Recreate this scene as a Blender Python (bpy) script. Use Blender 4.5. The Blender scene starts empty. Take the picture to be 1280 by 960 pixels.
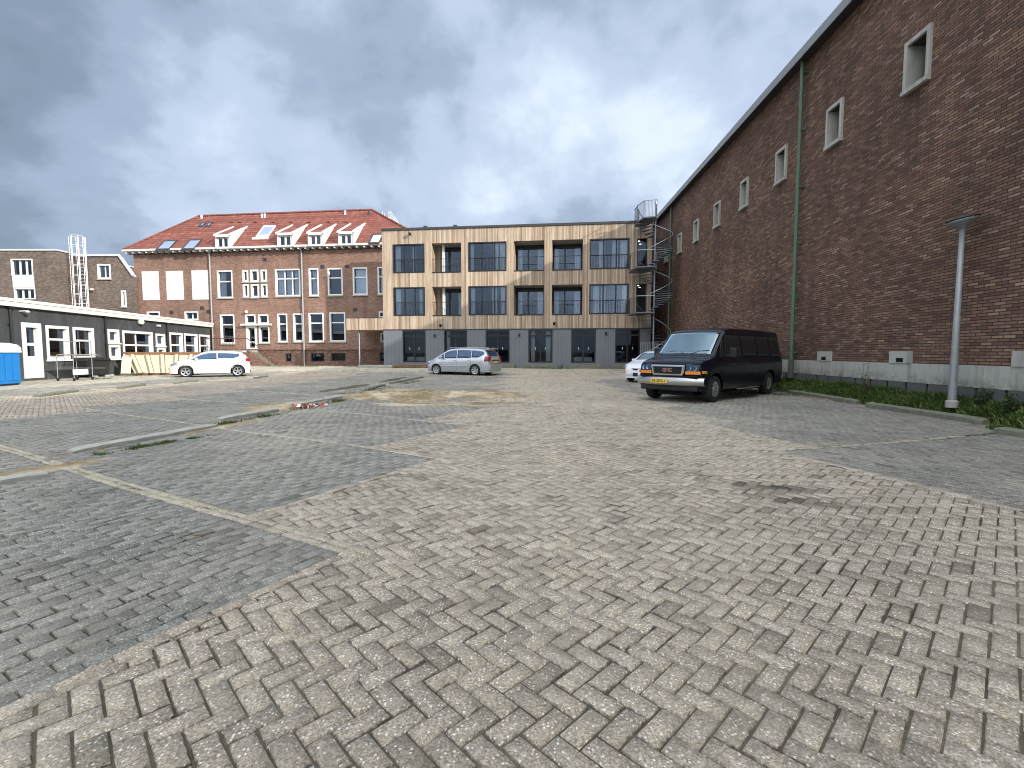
import bpy, math, random
import numpy as np
from mathutils import Vector, Matrix
random.seed(7); rng = np.random.default_rng(7)
C = bpy.data.collections.new('place'); bpy.context.scene.collection.children.link(C)
R = math.radians
# ------------------------------------------------------------------ camera
CAMH = 1.38; F_PX = 600.0; PITCH = math.atan(40/600.0)
cam = bpy.data.cameras.new('camera'); camo = bpy.data.objects.new('camera', cam); C.objects.link(camo)
cam.sensor_width = 36; cam.lens = F_PX/1280*36; cam.clip_end = 3000; cam.clip_start = .05
camo.location = (0, 0, CAMH); camo.rotation_euler = (math.pi/2-PITCH, 0, 0)
bpy.context.scene.camera = camo
def ray(px, py):
    a = (px-640)/F_PX; b = (480-py)/F_PX
    return (a, math.cos(PITCH)+b*math.sin(PITCH), -math.sin(PITCH)+b*math.cos(PITCH))
def G(px, py, z=0.0):                       # where a line of sight meets level ground
    r = ray(px, py); t = (z-CAMH)/r[2]
    return (r[0]*t, r[1]*t)
class Frame:                                # a vertical facade plane, x along it, y into the building
    def __init__(s, p1, p2):
        s.o = p1; dx = p2[0]-p1[0]; dy = p2[1]-p1[1]; s.len = math.hypot(dx, dy)
        s.d = (dx/s.len, dy/s.len); s.n = (-s.d[1], s.d[0]); s.rz = math.atan2(dy, dx)
    def at(s, px, py=440):
        r = ray(px, py)
        den = r[0]*s.n[0]+r[1]*s.n[1]
        t = (s.o[0]*s.n[0]+s.o[1]*s.n[1])/den
        x, y = r[0]*t, r[1]*t
        return ((x-s.o[0])*s.d[0]+(y-s.o[1])*s.d[1], CAMH+r[2]*t)
    def rect(s, xa, xb, yt, yb):
        ym = (yt+yb)/2; x0 = s.at(xa, ym)[0]; x1 = s.at(xb, ym)[0]
        z1 = s.at((xa+xb)/2, yt)[1]; z0 = s.at((xa+xb)/2, yb)[1]
        return (x0, x1, z0, z1)
    def world(s, x, y, z=0):
        return (s.o[0]+s.d[0]*x+s.n[0]*y, s.o[1]+s.d[1]*x+s.n[1]*y, z)
# ------------------------------------------------------------------ mesh helpers
class MB:
    def __init__(s): s.v = []; s.f = []; s.m = []
    def add(s, vs, fs, mi=0):
        k = len(s.v); s.v += [tuple(a) for a in vs]; s.f += [tuple(k+i for i in f) for f in fs]; s.m += [mi]*len(fs); return s
    def quad(s, a, b, c, d, mi=0): return s.add([a, b, c, d], [(0, 1, 2, 3)], mi)
    def box(s, x0, x1, y0, y1, z0, z1, mi=0):
        v = [(x0,y0,z0),(x1,y0,z0),(x1,y1,z0),(x0,y1,z0),(x0,y0,z1),(x1,y0,z1),(x1,y1,z1),(x0,y1,z1)]
        return s.add(v, [(0,3,2,1),(4,5,6,7),(0,1,5,4),(1,2,6,5),(2,3,7,6),(3,0,4,7)], mi)
    def obox(s, c, sx, sy, sz, rz=0, mi=0, rx=0):
        M = Matrix.Translation(c) @ Matrix.Rotation(rz, 4, 'Z') @ Matrix.Rotation(rx, 4, 'X')
        v = [M @ Vector((a*sx/2, b*sy/2, d*sz/2)) for d in (-1, 1) for a, b in ((-1,-1),(1,-1),(1,1),(-1,1))]
        return s.add(v, [(0,3,2,1),(4,5,6,7),(0,1,5,4),(1,2,6,5),(2,3,7,6),(3,0,4,7)], mi)
    def prism(s, poly, axis, a, b, mi=0):   # poly in the two other axes, extruded along axis
        def p(u, w, t):
            return {'x': (t, u, w), 'y': (u, t, w), 'z': (u, w, t)}[axis]
        n = len(poly); v = [p(u, w, a) for u, w in poly]+[p(u, w, b) for u, w in poly]
        f = [tuple(range(n))[::-1], tuple(range(n, 2*n))]+[(i, (i+1) % n, n+(i+1) % n, n+i) for i in range(n)]
        return s.add(v, f, mi)
    def tube(s, pts, r, n=8, mi=0, cap=True, r2=None):
        pts = [Vector(p) for p in pts]; rings = []; up = Vector((0, 0, 1))
        N = len(pts)
        for i, p in enumerate(pts):
            t = (pts[min(i+1, N-1)]-pts[max(i-1, 0)]).normalized()
            u = t.cross(up)
            if u.length < 1e-3: u = t.cross(Vector((0, 1, 0)))
            u.normalize(); w = t.cross(u); rr = r if r2 is None else r+(r2-r)*i/max(N-1, 1)
            rings.append([p+(u*math.cos(a)+w*math.sin(a))*rr for a in [2*math.pi*k/n for k in range(n)]])
        v = [q for g in rings for q in g]; f = []
        for i in range(N-1):
            for k in range(n): f.append((i*n+k, i*n+(k+1) % n, (i+1)*n+(k+1) % n, (i+1)*n+k))
        if cap: f += [tuple(range(n))[::-1], tuple(range((N-1)*n, N*n))]
        return s.add(v, f, mi)
    def lathe(s, prof, c=(0,0,0), axis='z', n=24, mi=0):   # prof = [(r, h)]
        v = []; f = []; m = len(prof)
        for k in range(n):
            a = 2*math.pi*k/n; ca, sa = math.cos(a), math.sin(a)
            for r_, h in prof:
                if axis == 'z': v.append((c[0]+r_*ca, c[1]+r_*sa, c[2]+h))
                elif axis == 'y': v.append((c[0]+r_*ca, c[1]+h, c[2]+r_*sa))
                else: v.append((c[0]+h, c[1]+r_*ca, c[2]+r_*sa))
        for k in range(n):
            for j in range(m-1): f.append((k*m+j, ((k+1) % n)*m+j, ((k+1) % n)*m+j+1, k*m+j+1))
        return s.add(v, f, mi)
    def grid(s, P, mi=0):                   # P[i][j] points
        n = len(P); m = len(P[0]); v = [q for row in P for q in row]
        f = [(i*m+j, (i+1)*m+j, (i+1)*m+j+1, i*m+j+1) for i in range(n-1) for j in range(m-1)]
        return s.add(v, f, mi)
    def build(s, name, mats, parent=None, smooth=False, loc=None, bevel=0):
        me = bpy.data.meshes.new(name); me.from_pydata(s.v, [], s.f)
        for m in (mats if isinstance(mats, (list, tuple)) else [mats]): me.materials.append(m)
        me.polygons.foreach_set('material_index', s.m)
        if smooth: me.polygons.foreach_set('use_smooth', [True]*len(s.f))
        me.update(); o = bpy.data.objects.new(name, me); C.objects.link(o)
        if parent: o.parent = parent
        if loc: o.location = loc
        if bevel:
            b = o.modifiers.new('bevel', 'BEVEL'); b.width = bevel; b.segments = 2; b.limit_method = 'ANGLE'; b.angle_limit = R(35)
        return o
def tag(o, label=None, cat=None, group=None, kind=None):
    if label: o['label'] = label
    if cat: o['category'] = cat
    if group: o['group'] = group
    if kind: o['kind'] = kind
    return o
def thing(name, label, cat, loc=(0,0,0), rz=0, group=None):
    o = bpy.data.objects.new(name, None); C.objects.link(o); o.location = loc; o.rotation_euler = (0, 0, rz)
    o.empty_display_size = .2
    return tag(o, label, cat, group)
def copy_tree(o, parent=None):
    c = o.copy(); C.objects.link(c); c.parent = parent
    for ch in list(o.children): copy_tree(ch, c)
    return c
# ------------------------------------------------------------------ materials
class NT:
    def __init__(s, name, world=False):
        if world: s.nt = bpy.context.scene.world.node_tree
        else:
            s.mat = bpy.data.materials.new(name); s.mat.use_nodes = True; s.nt = s.mat.node_tree
        s.nt.nodes.clear()
    def n(s, t, ins=None, **kw):
        nd = s.nt.nodes.new(t)
        for k, v in kw.items(): setattr(nd, k, v)
        for k, v in (ins or {}).items(): s.set(nd.inputs[k], v)
        return nd
    def set(s, inp, v):
        if isinstance(v, bpy.types.NodeSocket): s.nt.links.new(v, inp)
        elif isinstance(v, bpy.types.Node): s.nt.links.new(v.outputs[0], inp)
        elif isinstance(v, tuple) and len(v) == 3 and inp.type == 'RGBA': inp.default_value = (*v, 1)
        else: inp.default_value = v
    def math(s, op, a, b=None, c=None, clamp=False):
        nd = s.nt.nodes.new('ShaderNodeMath'); nd.operation = op; nd.use_clamp = clamp
        for i, x in enumerate((a, b, c)):
            if x is not None: s.set(nd.inputs[i], x)
        return nd.outputs[0]
    def mix(s, f, a, b, mode='MIX'):
        nd = s.nt.nodes.new('ShaderNodeMix'); nd.data_type = 'RGBA'; nd.blend_type = mode
        s.set(nd.inputs[0], f); s.set(nd.inputs[6], a); s.set(nd.inputs[7], b); return nd.outputs[2]
    def ramp(s, f, stops, mode='LINEAR'):
        nd = s.nt.nodes.new('ShaderNodeValToRGB'); cr = nd.color_ramp; cr.interpolation = mode
        while len(cr.elements) < len(stops): cr.elements.new(.5)
        for e, (p, c) in zip(cr.elements, stops): e.position = p; e.color = (*c, 1) if isinstance(c, tuple) else (c, c, c, 1)
        s.set(nd.inputs[0], f); return nd.outputs[0]
    def noise(s, vec, scale, detail=3, rough=.55, col=False, dist=0):
        nd = s.n('ShaderNodeTexNoise', {'Scale': scale, 'Detail': detail, 'Roughness': rough, 'Distortion': dist})
        if vec is not None: s.set(nd.inputs['Vector'], vec)
        return nd.outputs[1 if col else 0]
    def obj(s): return s.n('ShaderNodeTexCoord').outputs['Object']
    def wpos(s): return s.n('ShaderNodeNewGeometry').outputs['Position']
    def sep(s, v):
        nd = s.n('ShaderNodeSeparateXYZ', {0: v}); return nd.outputs
    def comb(s, x, y, z): return s.n('ShaderNodeCombineXYZ', {0: x, 1: y, 2: z}).outputs[0]
    def mapv(s, v, sc): return s.n('ShaderNodeMapping', {0: v, 3: sc}).outputs[0]
    def bump(s, h, st, d=.01, nrm=None):
        nd = s.n('ShaderNodeBump', {'Height': h, 'Strength': st, 'Distance': d})
        if nrm: s.set(nd.inputs['Normal'], nrm)
        return nd.outputs[0]
    def out(s, color, rough=.6, metal=0, nrm=None, spec=.5, **kw):
        p = s.n('ShaderNodeBsdfPrincipled'); s.set(p.inputs['Base Color'], color); s.set(p.inputs['Roughness'], rough)
        s.set(p.inputs['Metallic'], metal); s.set(p.inputs['Specular IOR Level'], spec)
        if nrm is not None: s.set(p.inputs['Normal'], nrm)
        for k, v in kw.items(): s.set(p.inputs[k.replace('_', ' ')], v)
        o = s.n('ShaderNodeOutputMaterial'); s.nt.links.new(p.outputs[0], o.inputs[0]); return s.mat
def plain(name, c, rough=.5, metal=0, var=.25, scale=3, spec=.5, bump=0, **kw):
    t = NT(name); v = t.obj(); nz = t.noise(v, scale, 5, .6)
    col = t.mix(nz, tuple(x*(1-var) for x in c), tuple(min(1, x*(1+var)) for x in c))
    nr = t.bump(t.noise(v, scale*12, 3), bump, .01) if bump else None
    r2 = t.math('ADD', rough-.06, t.math('MULTIPLY', nz, .12))
    return t.out(col, r2, metal, nr, spec, **kw)
def brick_mat(name, cols, mortar, bw=.22, bh=.0625, msz=.01, bump=.6, stain=.35, soot=.45, runs=None):
    """per-brick colours from a hash of its row and column; cols = list of (pos, colour)"""
    t = NT(name); o = t.sep(t.obj())
    u = t.math('ADD', o[0], o[1]); z = o[2]
    warp = t.noise(t.obj(), 7, 2)
    z2 = t.math('ADD', z, t.math('MULTIPLY', warp, .012)); u2 = t.math('ADD', u, t.math('MULTIPLY', warp, .02))
    row = t.math('FLOOR', t.math('DIVIDE', z2, bh))
    rh = t.n('ShaderNodeTexWhiteNoise', {'W': row}, noise_dimensions='1D').outputs[0]
    ush = t.math('ADD', t.math('DIVIDE', u2, bw), t.math('ADD', t.math('MULTIPLY', t.math('MODULO', row, 2.0), .5), t.math('MULTIPLY', rh, .12)))
    colm = t.math('FLOOR', ush)
    fx = t.math('FRACT', ush); fz = t.math('FRACT', t.math('DIVIDE', z2, bh))
    ex = t.math('MULTIPLY', t.math('MINIMUM', fx, t.math('SUBTRACT', 1.0, fx)), bw)
    ez = t.math('MULTIPLY', t.math('MINIMUM', fz, t.math('SUBTRACT', 1.0, fz)), bh)
    e = t.math('MINIMUM', ex, ez)
    face = t.n('ShaderNodeMapRange', {0: e, 1: msz*.35, 2: msz*.85, 3: 0.0, 4: 1.0}, interpolation_type='SMOOTHSTEP').outputs[0]
    h = t.n('ShaderNodeTexWhiteNoise', {'Vector': t.comb(colm, row, 0.0)}, noise_dimensions='2D').outputs
    base = t.ramp(h[0], cols)
    fine = t.noise(t.obj(), 60, 3)
    base = t.mix(.35, base, t.mix(fine, (0.02,0.02,0.02), (1,1,1)), 'OVERLAY')
    big = t.noise(t.obj(), .35, 4, .6)
    base = t.mix(stain, base, t.mix(t.ramp(big, [(.3, (.3,.3,.3)), (.7, (.72,.72,.72))]), (0,0,0), (1,1,1)), 'OVERLAY')
    # damp runs and soot in long vertical streaks
    st = t.noise(t.mapv(t.comb(u, z, 0.0), (1.3, .12, 1)), 1.0, 5, .65)
    base = t.mix(t.math('MULTIPLY', t.ramp(st, [(.52, 0.0), (.75, 1.0)]), soot), base, (.02, .02, .018))
    if runs:                                # dirty run-off below the window sills
        x0, per, hw_, zt = runs
        fr = t.math('ABSOLUTE', t.math('SUBTRACT', t.math('FRACT', t.math('DIVIDE', t.math('SUBTRACT', o[0], x0-per/2), per)), .5))
        mx = t.n('ShaderNodeMapRange', {0: t.math('MULTIPLY', fr, per), 1: hw_*.5, 2: hw_*1.3, 3: 1.0, 4: 0.0}).outputs[0]
        mz = t.math('MULTIPLY', t.math('LESS_THAN', z, zt), t.n('ShaderNodeMapRange', {0: z, 1: zt-3.2, 2: zt, 3: 0.0, 4: 1.0}).outputs[0])
        sn = t.ramp(t.noise(t.mapv(t.comb(u, z, 0.0), (9, .5, 1)), 1.0, 4, .7), [(.4, 0.0), (.62, 1.0)])
        base = t.mix(t.math('MULTIPLY', t.math('MULTIPLY', mx, mz), t.math('MULTIPLY', sn, .6)), base, (.035, .030, .026))
        lowm = t.math('MULTIPLY', t.n('ShaderNodeMapRange', {0: z, 1: 1.0, 2: 2.6, 3: 1.0, 4: 0.0}).outputs[0], t.ramp(t.noise(t.obj(), .9, 5, .7), [(.4, 0.0), (.65, .55)]))
        base = t.mix(lowm, base, (.05, .05, .038))
    mo = t.mix(t.noise(t.obj(), 2.5, 3), tuple(c*.6 for c in mortar), mortar)
    col = t.mix(face, mo, base)
    hh = t.math('ADD', t.math('MULTIPLY', face, 1.0), t.math('ADD', t.math('MULTIPLY', h[0], .9), t.math('MULTIPLY', fine, .35)))
    return t.out(col, .85, 0, t.bump(hh, bump, .012), .25)
M = {}
def make_materials():
    M['hall_brick'] = brick_mat('hall_brick', [(0,(.115,.068,.052)),(.35,(.175,.098,.069)),(.7,(.218,.124,.085)),(.92,(.265,.16,.11)),(1,(.34,.24,.17))], (.085,.066,.052), .25, .066, .014, 1.0, .75, soot=.4, runs=((47-12.05)*1.0015-.0, 3.255, .4, 7.7))
    M['old_brick'] = brick_mat('old_brick', [(0,(.215,.122,.09)),(.5,(.27,.160,.122)),(1,(.32,.20,.155))], (.23,.165,.13), .22, .063, .010, .35, .6)
    M['old_plinth_brick'] = brick_mat('old_plinth_brick', [(0,(.13,.07,.055)),(.5,(.19,.10,.075)),(1,(.26,.15,.11))], (.16,.13,.11), .22, .063, .010, .35, .7)
    M['grey_brick'] = brick_mat('grey_brick', [(0,(.11,.085,.07)),(.5,(.16,.12,.10)),(1,(.22,.17,.14))], (.13,.11,.095), .22, .063, .010, .3, .5)
    t = NT('dark_render'); v = t.obj(); o = t.sep(v)
    st = t.noise(t.mapv(v, (.9,.9,.25)), 1.6, 6, .7)
    low = t.n('ShaderNodeMapRange', {0: o[2], 1: 0.0, 2: 1.1, 3: 1.0, 4: 0.0}).outputs[0]
    c = t.ramp(st, [(.3, (.038,.042,.046)), (.55, (.060,.064,.068)), (.75, (.12,.12,.12))])
    moss = t.math('MULTIPLY', low, t.ramp(t.noise(v, 2.6, 5, .7), [(.35, 0.0), (.62, .9)]))
    c = t.mix(moss, c, (.10,.11,.085))
    M['dark_render'] = t.out(c, .8, 0, t.bump(t.noise(v, 18, 4), .4, .01), .3)
    M['dead_leaf'] = plain('dead_leaf', (.22,.13,.05), .8, var=.5, scale=9)
    M['white_paint'] = plain('white_paint', (.68,.68,.655), .45, var=.06, scale=2)
    M['cream_paint'] = plain('cream_paint', (.74,.72,.65), .5, var=.1, scale=1.2)
    M['blank_panel'] = plain('blank_panel', (.68,.67,.65), .6, var=.04, scale=.8)
    t = NT('band_paint'); v = t.obj(); o = t.sep(v)
    c = t.mix(t.noise(v, 1.3, 5, .65), (.36,.355,.315), (.52,.515,.47))
    sk = t.ramp(t.noise(t.mapv(v, (7, 7, .7)), 1.0, 5, .7), [(.48, 0.0), (.72, .75)])
    c = t.mix(sk, c, (.20,.195,.155))
    gm = t.math('MULTIPLY', t.n('ShaderNodeMapRange', {0: o[2], 1: .62, 2: .92, 3: 1.0, 4: 0.0}).outputs[0], t.ramp(t.noise(v, 5, 5, .75), [(.38, 0.0), (.6, .85)]))
    c = t.mix(gm, c, (.13,.14,.09))
    M['band_paint'] = t.out(c, .8, 0, t.bump(t.noise(v, 25, 4), .25, .01), .3)
    M['dark_stone'] = plain('dark_stone', (.095,.095,.09), .85, var=.45, scale=3, bump=.4)
    M['concrete'] = plain('concrete', (.33,.32,.29), .85, var=.3, scale=2.5, bump=.5)
    M['kerb_concrete'] = plain('kerb_concrete', (.36,.355,.31), .9, var=.38, scale=5, bump=.8)
    M['kerb_mossy'] = plain('kerb_mossy', (.16,.165,.12), .9, var=.55, scale=6, bump=.9)
    M['black_frame'] = plain('black_frame', (.012,.014,.016), .35, var=.1)
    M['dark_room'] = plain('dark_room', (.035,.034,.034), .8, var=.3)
    M['grey_panel'] = None
    t = NT('grey_panel'); v = t.obj(); o = t.sep(v)
    fr = t.math('FRACT', t.math('DIVIDE', o[0], .3)); seam = t.math('LESS_THAN', fr, .03)
    c = t.mix(seam, t.mix(t.noise(v, 1.2, 4), (.135,.145,.16), (.185,.195,.215)), (.06,.065,.07))
    M['grey_panel'] = t.out(c, .5, 0, t.bump(seam, .4, .01), .4)
    # upright larch boards
    t = NT('wood_boards'); v = t.obj(); o = t.sep(v)
    u = t.math('ADD', o[0], o[1]); bi = t.math('DIVIDE', u, .095); b = t.math('FLOOR', bi); f = t.math('FRACT', bi)
    seg = t.math('FLOOR', t.math('DIVIDE', t.math('ADD', o[2], .0), 2.98))
    h = t.n('ShaderNodeTexWhiteNoise', {'Vector': t.comb(b, 3.0, 0.0)}, noise_dimensions='2D').outputs[0]
    c = t.ramp(h, [(0,(.20,.125,.075)),(.10,(.34,.225,.14)),(.4,(.47,.35,.24)),(.75,(.54,.42,.295)),(1,(.62,.51,.39))])
    gr = t.noise(t.comb(t.math('MULTIPLY', u, 28.0), t.math('MULTIPLY', h, 9.0), t.math('MULTIPLY', o[2], 1.1)), 1.0, 5, .65)
    c = t.mix(.55, c, t.mix(gr, (.12,.12,.12), (.86,.86,.86)), 'OVERLAY')
    wet = t.noise(t.comb(t.math('MULTIPLY', u, 2.4), 0.0, t.math('MULTIPLY', o[2], .35)), 1.0, 4, .7)
    c = t.mix(t.math('MULTIPLY', t.ramp(wet, [(.46, 0.0), (.72, 1.0)]), .6), c, (.17,.11,.07))
    grey = t.noise(v, .25, 3)
    c = t.mix(t.math('MULTIPLY', grey, .35), c, (.36,.33,.29))
    seam = t.math('LESS_THAN', f, .07); c = t.mix(seam, c, (.07,.045,.03))
    M['wood_boards'] = t.out(c, .75, 0, t.bump(t.math('SUBTRACT', gr, t.math('MULTIPLY', seam, 2.0)), .5, .01), .25)
    # clay tiles
    t = NT('roof_tile'); v = t.obj(); o = t.sep(v)
    ty = t.math('DIVIDE', o[2], .23); fy = t.math('FRACT', ty); row = t.math('FLOOR', ty)
    ux = t.math('DIVIDE', t.math('ADD', o[0], t.math('MULTIPLY', o[1], .0)), .24); fx = t.math('FRACT', ux)
    h = t.n('ShaderNodeTexWhiteNoise', {'Vector': t.comb(t.math('FLOOR', ux), row, 0.0)}, noise_dimensions='2D').outputs[0]
    c = t.ramp(h, [(0,(.175,.058,.042)),(.5,(.20,.068,.05)),(.85,(.22,.08,.06)),(1,(.25,.10,.08))])
    rowh = t.n('ShaderNodeTexWhiteNoise', {'W': row}, noise_dimensions='1D').outputs[0]
    c = t.mix(.45, c, t.mix(rowh, (.3,.3,.3), (.72,.72,.72)), 'OVERLAY')
    c = t.mix(.22, c, t.mix(t.noise(v, .6, 5, .7), (.25,.25,.25), (.75,.75,.75)), 'OVERLAY')
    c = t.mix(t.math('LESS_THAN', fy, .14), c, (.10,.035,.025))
    hh = t.math('SUBTRACT', 1.0, fy)
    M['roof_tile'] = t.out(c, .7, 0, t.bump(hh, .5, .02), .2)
    # glass: transparent and mirror-like by the angle of view
    def glass(name, tint, refl, gcol=(.55,.68,.85)):
        t = NT(name); fz = t.n('ShaderNodeFresnel', {'IOR': 1.5}).outputs[0]
        w = t.bump(t.noise(t.obj(), .9, 1), .05, .02)
        g = t.n('ShaderNodeBsdfGlossy', {'Color': gcol, 'Roughness': .02, 'Normal': w}); tr = t.n('ShaderNodeBsdfTransparent', {'Color': tint})
        fac = t.math('ADD', t.math('MULTIPLY', fz, 1.6), refl, clamp=True)
        mx = t.n('ShaderNodeMixShader', {0: fac}); t.nt.links.new(tr.outputs[0], mx.inputs[1]); t.nt.links.new(g.outputs[0], mx.inputs[2])
        o = t.n('ShaderNodeOutputMaterial'); t.nt.links.new(mx.outputs[0], o.inputs[0]); return t.mat
    M['glass'] = glass('glass', (.78,.83,.88), .09); M['glass_door'] = glass('glass_door', (.6,.62,.62), .02, (.35,.42,.5)); M['glass_dark'] = glass('glass_dark', (.25,.27,.28), .05)
    M['glass_clear'] = glass('glass_clear', (.8,.85,.85), .03)
    M['windscreen'] = glass('windscreen', (.40,.46,.46), .26, (.62,.80,.88)); M['skypane'] = glass('skypane', (.5,.55,.6), .8, (.9,.95,1))
    M['curtain'] = plain('curtain', (.78,.81,.84), .9, var=.15, scale=4)
    M['dark_metal'] = plain('dark_metal', (.03,.03,.032), .4, .3, var=.2)
    M['iron'] = plain('iron', (.09,.05,.04), .6, .2, var=.4)
    M['galvanised'] = plain('galvanised', (.34,.36,.38), .45, .6, var=.25, scale=8)
    M['stair_steel'] = plain('stair_steel', (.17,.19,.21), .5, .4, var=.25, scale=6)
    M['lamp_grey'] = plain('lamp_grey', (.30,.32,.32), .5, .3, var=.2, scale=9)
    M['green_pipe'] = plain('green_pipe', (.085,.16,.10), .5, var=.25, scale=3)
    M['grey_pipe'] = plain('grey_pipe', (.33,.33,.33), .5, var=.15)
    M['light_metal'] = plain('light_metal', (.62,.64,.66), .4, .3, var=.15)
    M['roof_felt'] = plain('roof_felt', (.05,.05,.052), .9, var=.2)
    M['dark_trim'] = plain('dark_trim', (.035,.035,.038), .5, var=.2)
    M['blue_plastic'] = plain('blue_plastic', (.01,.18,.50), .45, var=.12, scale=1.5, bump=.05)
    M['pale_plastic'] = plain('pale_plastic', (.62,.72,.74), .5, var=.06)
    t = NT('skip_paint'); v = t.obj()
    rn = t.noise(v, 1.7, 7, .75); o = t.sep(v)
    hi = t.n('ShaderNodeMapRange', {0: o[2], 1: 1.1, 2: 1.5, 3: 0.0, 4: .30}).outputs[0]
    c = t.mix(t.ramp(t.math('ADD', rn, hi), [(.60, 0.0), (.70, 1.0)]), t.mix(t.noise(v, .8, 3), (.60,.54,.38), (.66,.60,.46)), (.24,.10,.05))
    M['skip_paint'] = t.out(c, .65, 0, t.bump(rn, .3, .02), .3)
    M['skip_panel'] = plain('skip_panel', (.60,.56,.44), .6, var=.12)
    M['rust'] = plain('rust', (.25,.11,.055), .8, var=.5, scale=5, bump=.3)
    M['black_plastic'] = plain('black_plastic', (.011,.011,.011), .6, var=.2)
    M['tyre'] = plain('tyre', (.016,.016,.016), .85, var=.3, scale=8)
    M['rim'] = plain('rim', (.55,.56,.58), .28, .85, var=.08)
    M['rim_dark'] = plain('rim_dark', (.14,.14,.15), .4, .7, var=.15)
    M['chrome'] = plain('chrome', (.72,.73,.74), .13, 1, var=.04)
    M['bumper_metal'] = plain('bumper_metal', (.50,.50,.47), .30, .85, var=.12)
    M['van_paint'] = plain('van_paint', (.0022,.0035,.010), .35, 0, var=.3, scale=1.2, spec=.12, Coat_Weight=.4, Coat_Roughness=.03)
    M['white_car'] = plain('white_car', (.68,.69,.70), .3, 0, var=.02, Coat_Weight=.6, Coat_Roughness=.05)
    M['silver_car'] = plain('silver_car', (.50,.52,.54), .32, .6, var=.04, Coat_Weight=.6, Coat_Roughness=.05)
    M['red_lens'] = plain('red_lens', (.26,.015,.02), .15, var=.1)
    M['amber_lens'] = plain('amber_lens', (.75,.26,.04), .2, var=.12, scale=20)
    M['clear_lens'] = plain('clear_lens', (.42,.47,.52), .08, .5, var=.25, scale=14)
    M['dark_lens'] = plain('dark_lens', (.05,.09,.16), .06, .3, var=.5, scale=9)
    M['plate_yellow'] = plain('plate_yellow', (.78,.52,.05), .4, var=.05)
    M['ink'] = plain('ink', (.015,.015,.015), .6, var=.1)
    M['badge_red'] = plain('badge_red', (.30,.035,.03), .35, var=.1)
    M['undercar'] = plain('undercar', (.008,.008,.008), .9, var=.2)
    M['seat_fabric'] = plain('seat_fabric', (.05,.05,.055), .9, var=.2)
    M['dash'] = plain('dash', (.22,.24,.24), .7, var=.2)
    t = NT('soil'); v = t.wpos()
    n1 = t.noise(v, 1.2, 6, .7); n2 = t.noise(v, 22, 5, .7)
    c = t.mix(n2, t.ramp(n1, [(.35,(.022,.020,.013)),(.55,(.06,.052,.034)),(.7,(.17,.15,.10))]), t.ramp(n1, [(.35,(.06,.053,.036)),(.65,(.24,.21,.15))]))
    M['soil'] = t.out(c, .95, 0, t.bump(n2, .6, .02), .2)
    t = NT('sand'); v = t.wpos()
    n1 = t.noise(v, .9, 7, .75); n2 = t.noise(v, 26, 5, .75)
    c = t.ramp(n1, [(.32,(.13,.105,.055)),(.46,(.27,.205,.12)),(.58,(.46,.38,.26)),(.72,(.60,.53,.41))])
    c = t.mix(.6, c, t.mix(n2, (.2,.2,.2), (.8,.8,.8)), 'OVERLAY')
    M['sand'] = t.out(c, .95, 0, t.bump(n2, .7, .03), .2)
    # paving stones, colour varies by stone (face attribute), with pebble specks
    def paving(name, cols, speck, moss, sc=1.0, jc=(.045,.040,.026)):
        t = NT(name); v = t.wpos(); o = t.obj()
        r_ = t.n('ShaderNodeAttribute', attribute_name='rnd').outputs['Fac']
        st = t.n('ShaderNodeAttribute', attribute_name='stain').outputs['Fac']
        c = t.ramp(r_, cols)
        n1 = t.noise(v, .45, 5, .6); c = t.mix(.45, c, t.mix(t.ramp(n1, [(.3, 0.0), (.7, 1.0)]), (.32,.32,.33), (.68,.67,.64)), 'OVERLAY')
        fine = t.noise(v, 80, 6, .85); c = t.mix(.95, c, t.mix(t.ramp(fine, [(.3, 0.0), (.7, 1.0)]), (.24,.24,.24), (.76,.76,.76)), 'OVERLAY')
        vo = t.n('ShaderNodeTexVoronoi', {'Vector': v, 'Scale': 66.0, 'Randomness': 1.0})
        keep = t.math('GREATER_THAN', t.n('ShaderNodeSeparateColor', {0: vo.outputs['Color']}).outputs[0], .68)
        dot = t.math('MULTIPLY', t.math('LESS_THAN', vo.outputs['Distance'], .34), keep)
        c = t.mix(t.math('MULTIPLY', dot, .85), c, speck)
        vg = t.n('ShaderNodeTexVoronoi', {'Vector': v, 'Scale': 150.0}); gv = t.n('ShaderNodeSeparateColor', {0: vg.outputs['Color']}).outputs[0]
        c = t.mix(.55, c, t.mix(gv, (.15,.15,.15), (.85,.85,.85)), 'OVERLAY')
        vo2 = t.n('ShaderNodeTexVoronoi', {'Vector': v, 'Scale': 120.0})
        k2 = t.math('MULTIPLY', t.math('LESS_THAN', vo2.outputs['Distance'], .38), t.math('GREATER_THAN', t.n('ShaderNodeSeparateColor', {0: vo2.outputs['Color']}).outputs[1], .78))
        c = t.mix(t.math('MULTIPLY', k2, .7), c, tuple(x*.25 for x in speck))
        sandy = t.math('MULTIPLY', t.ramp(t.noise(v, .33, 6, .65), [(.47, 0.0), (.68, 1.0)]), t.math('ADD', .25, t.math('MULTIPLY', t.noise(v, 14, 4, .7), .5)))
        c = t.mix(sandy, c, tuple(min(.62, q_*.9) for q_ in (.52, .46, .36)))
        dirt = t.ramp(t.noise(v, 2.6, 6, .72), [(.50, 0.0), (.72, .65)])
        c = t.mix(dirt, c, moss)
        c = t.mix(st, c, (.035,.03,.022))
        uv = t.sep(t.n('ShaderNodeTexCoord').outputs['UV'])     # distance to the stone's four sides, in metres
        hl = t.n('ShaderNodeAttribute', attribute_name='hl').outputs['Fac']; hw = t.n('ShaderNodeAttribute', attribute_name='hw').outputs['Fac']
        e = t.math('MINIMUM', t.math('SUBTRACT', hl, t.math('ABSOLUTE', uv[0])), t.math('SUBTRACT', hw, t.math('ABSOLUTE', uv[1])))
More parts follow.
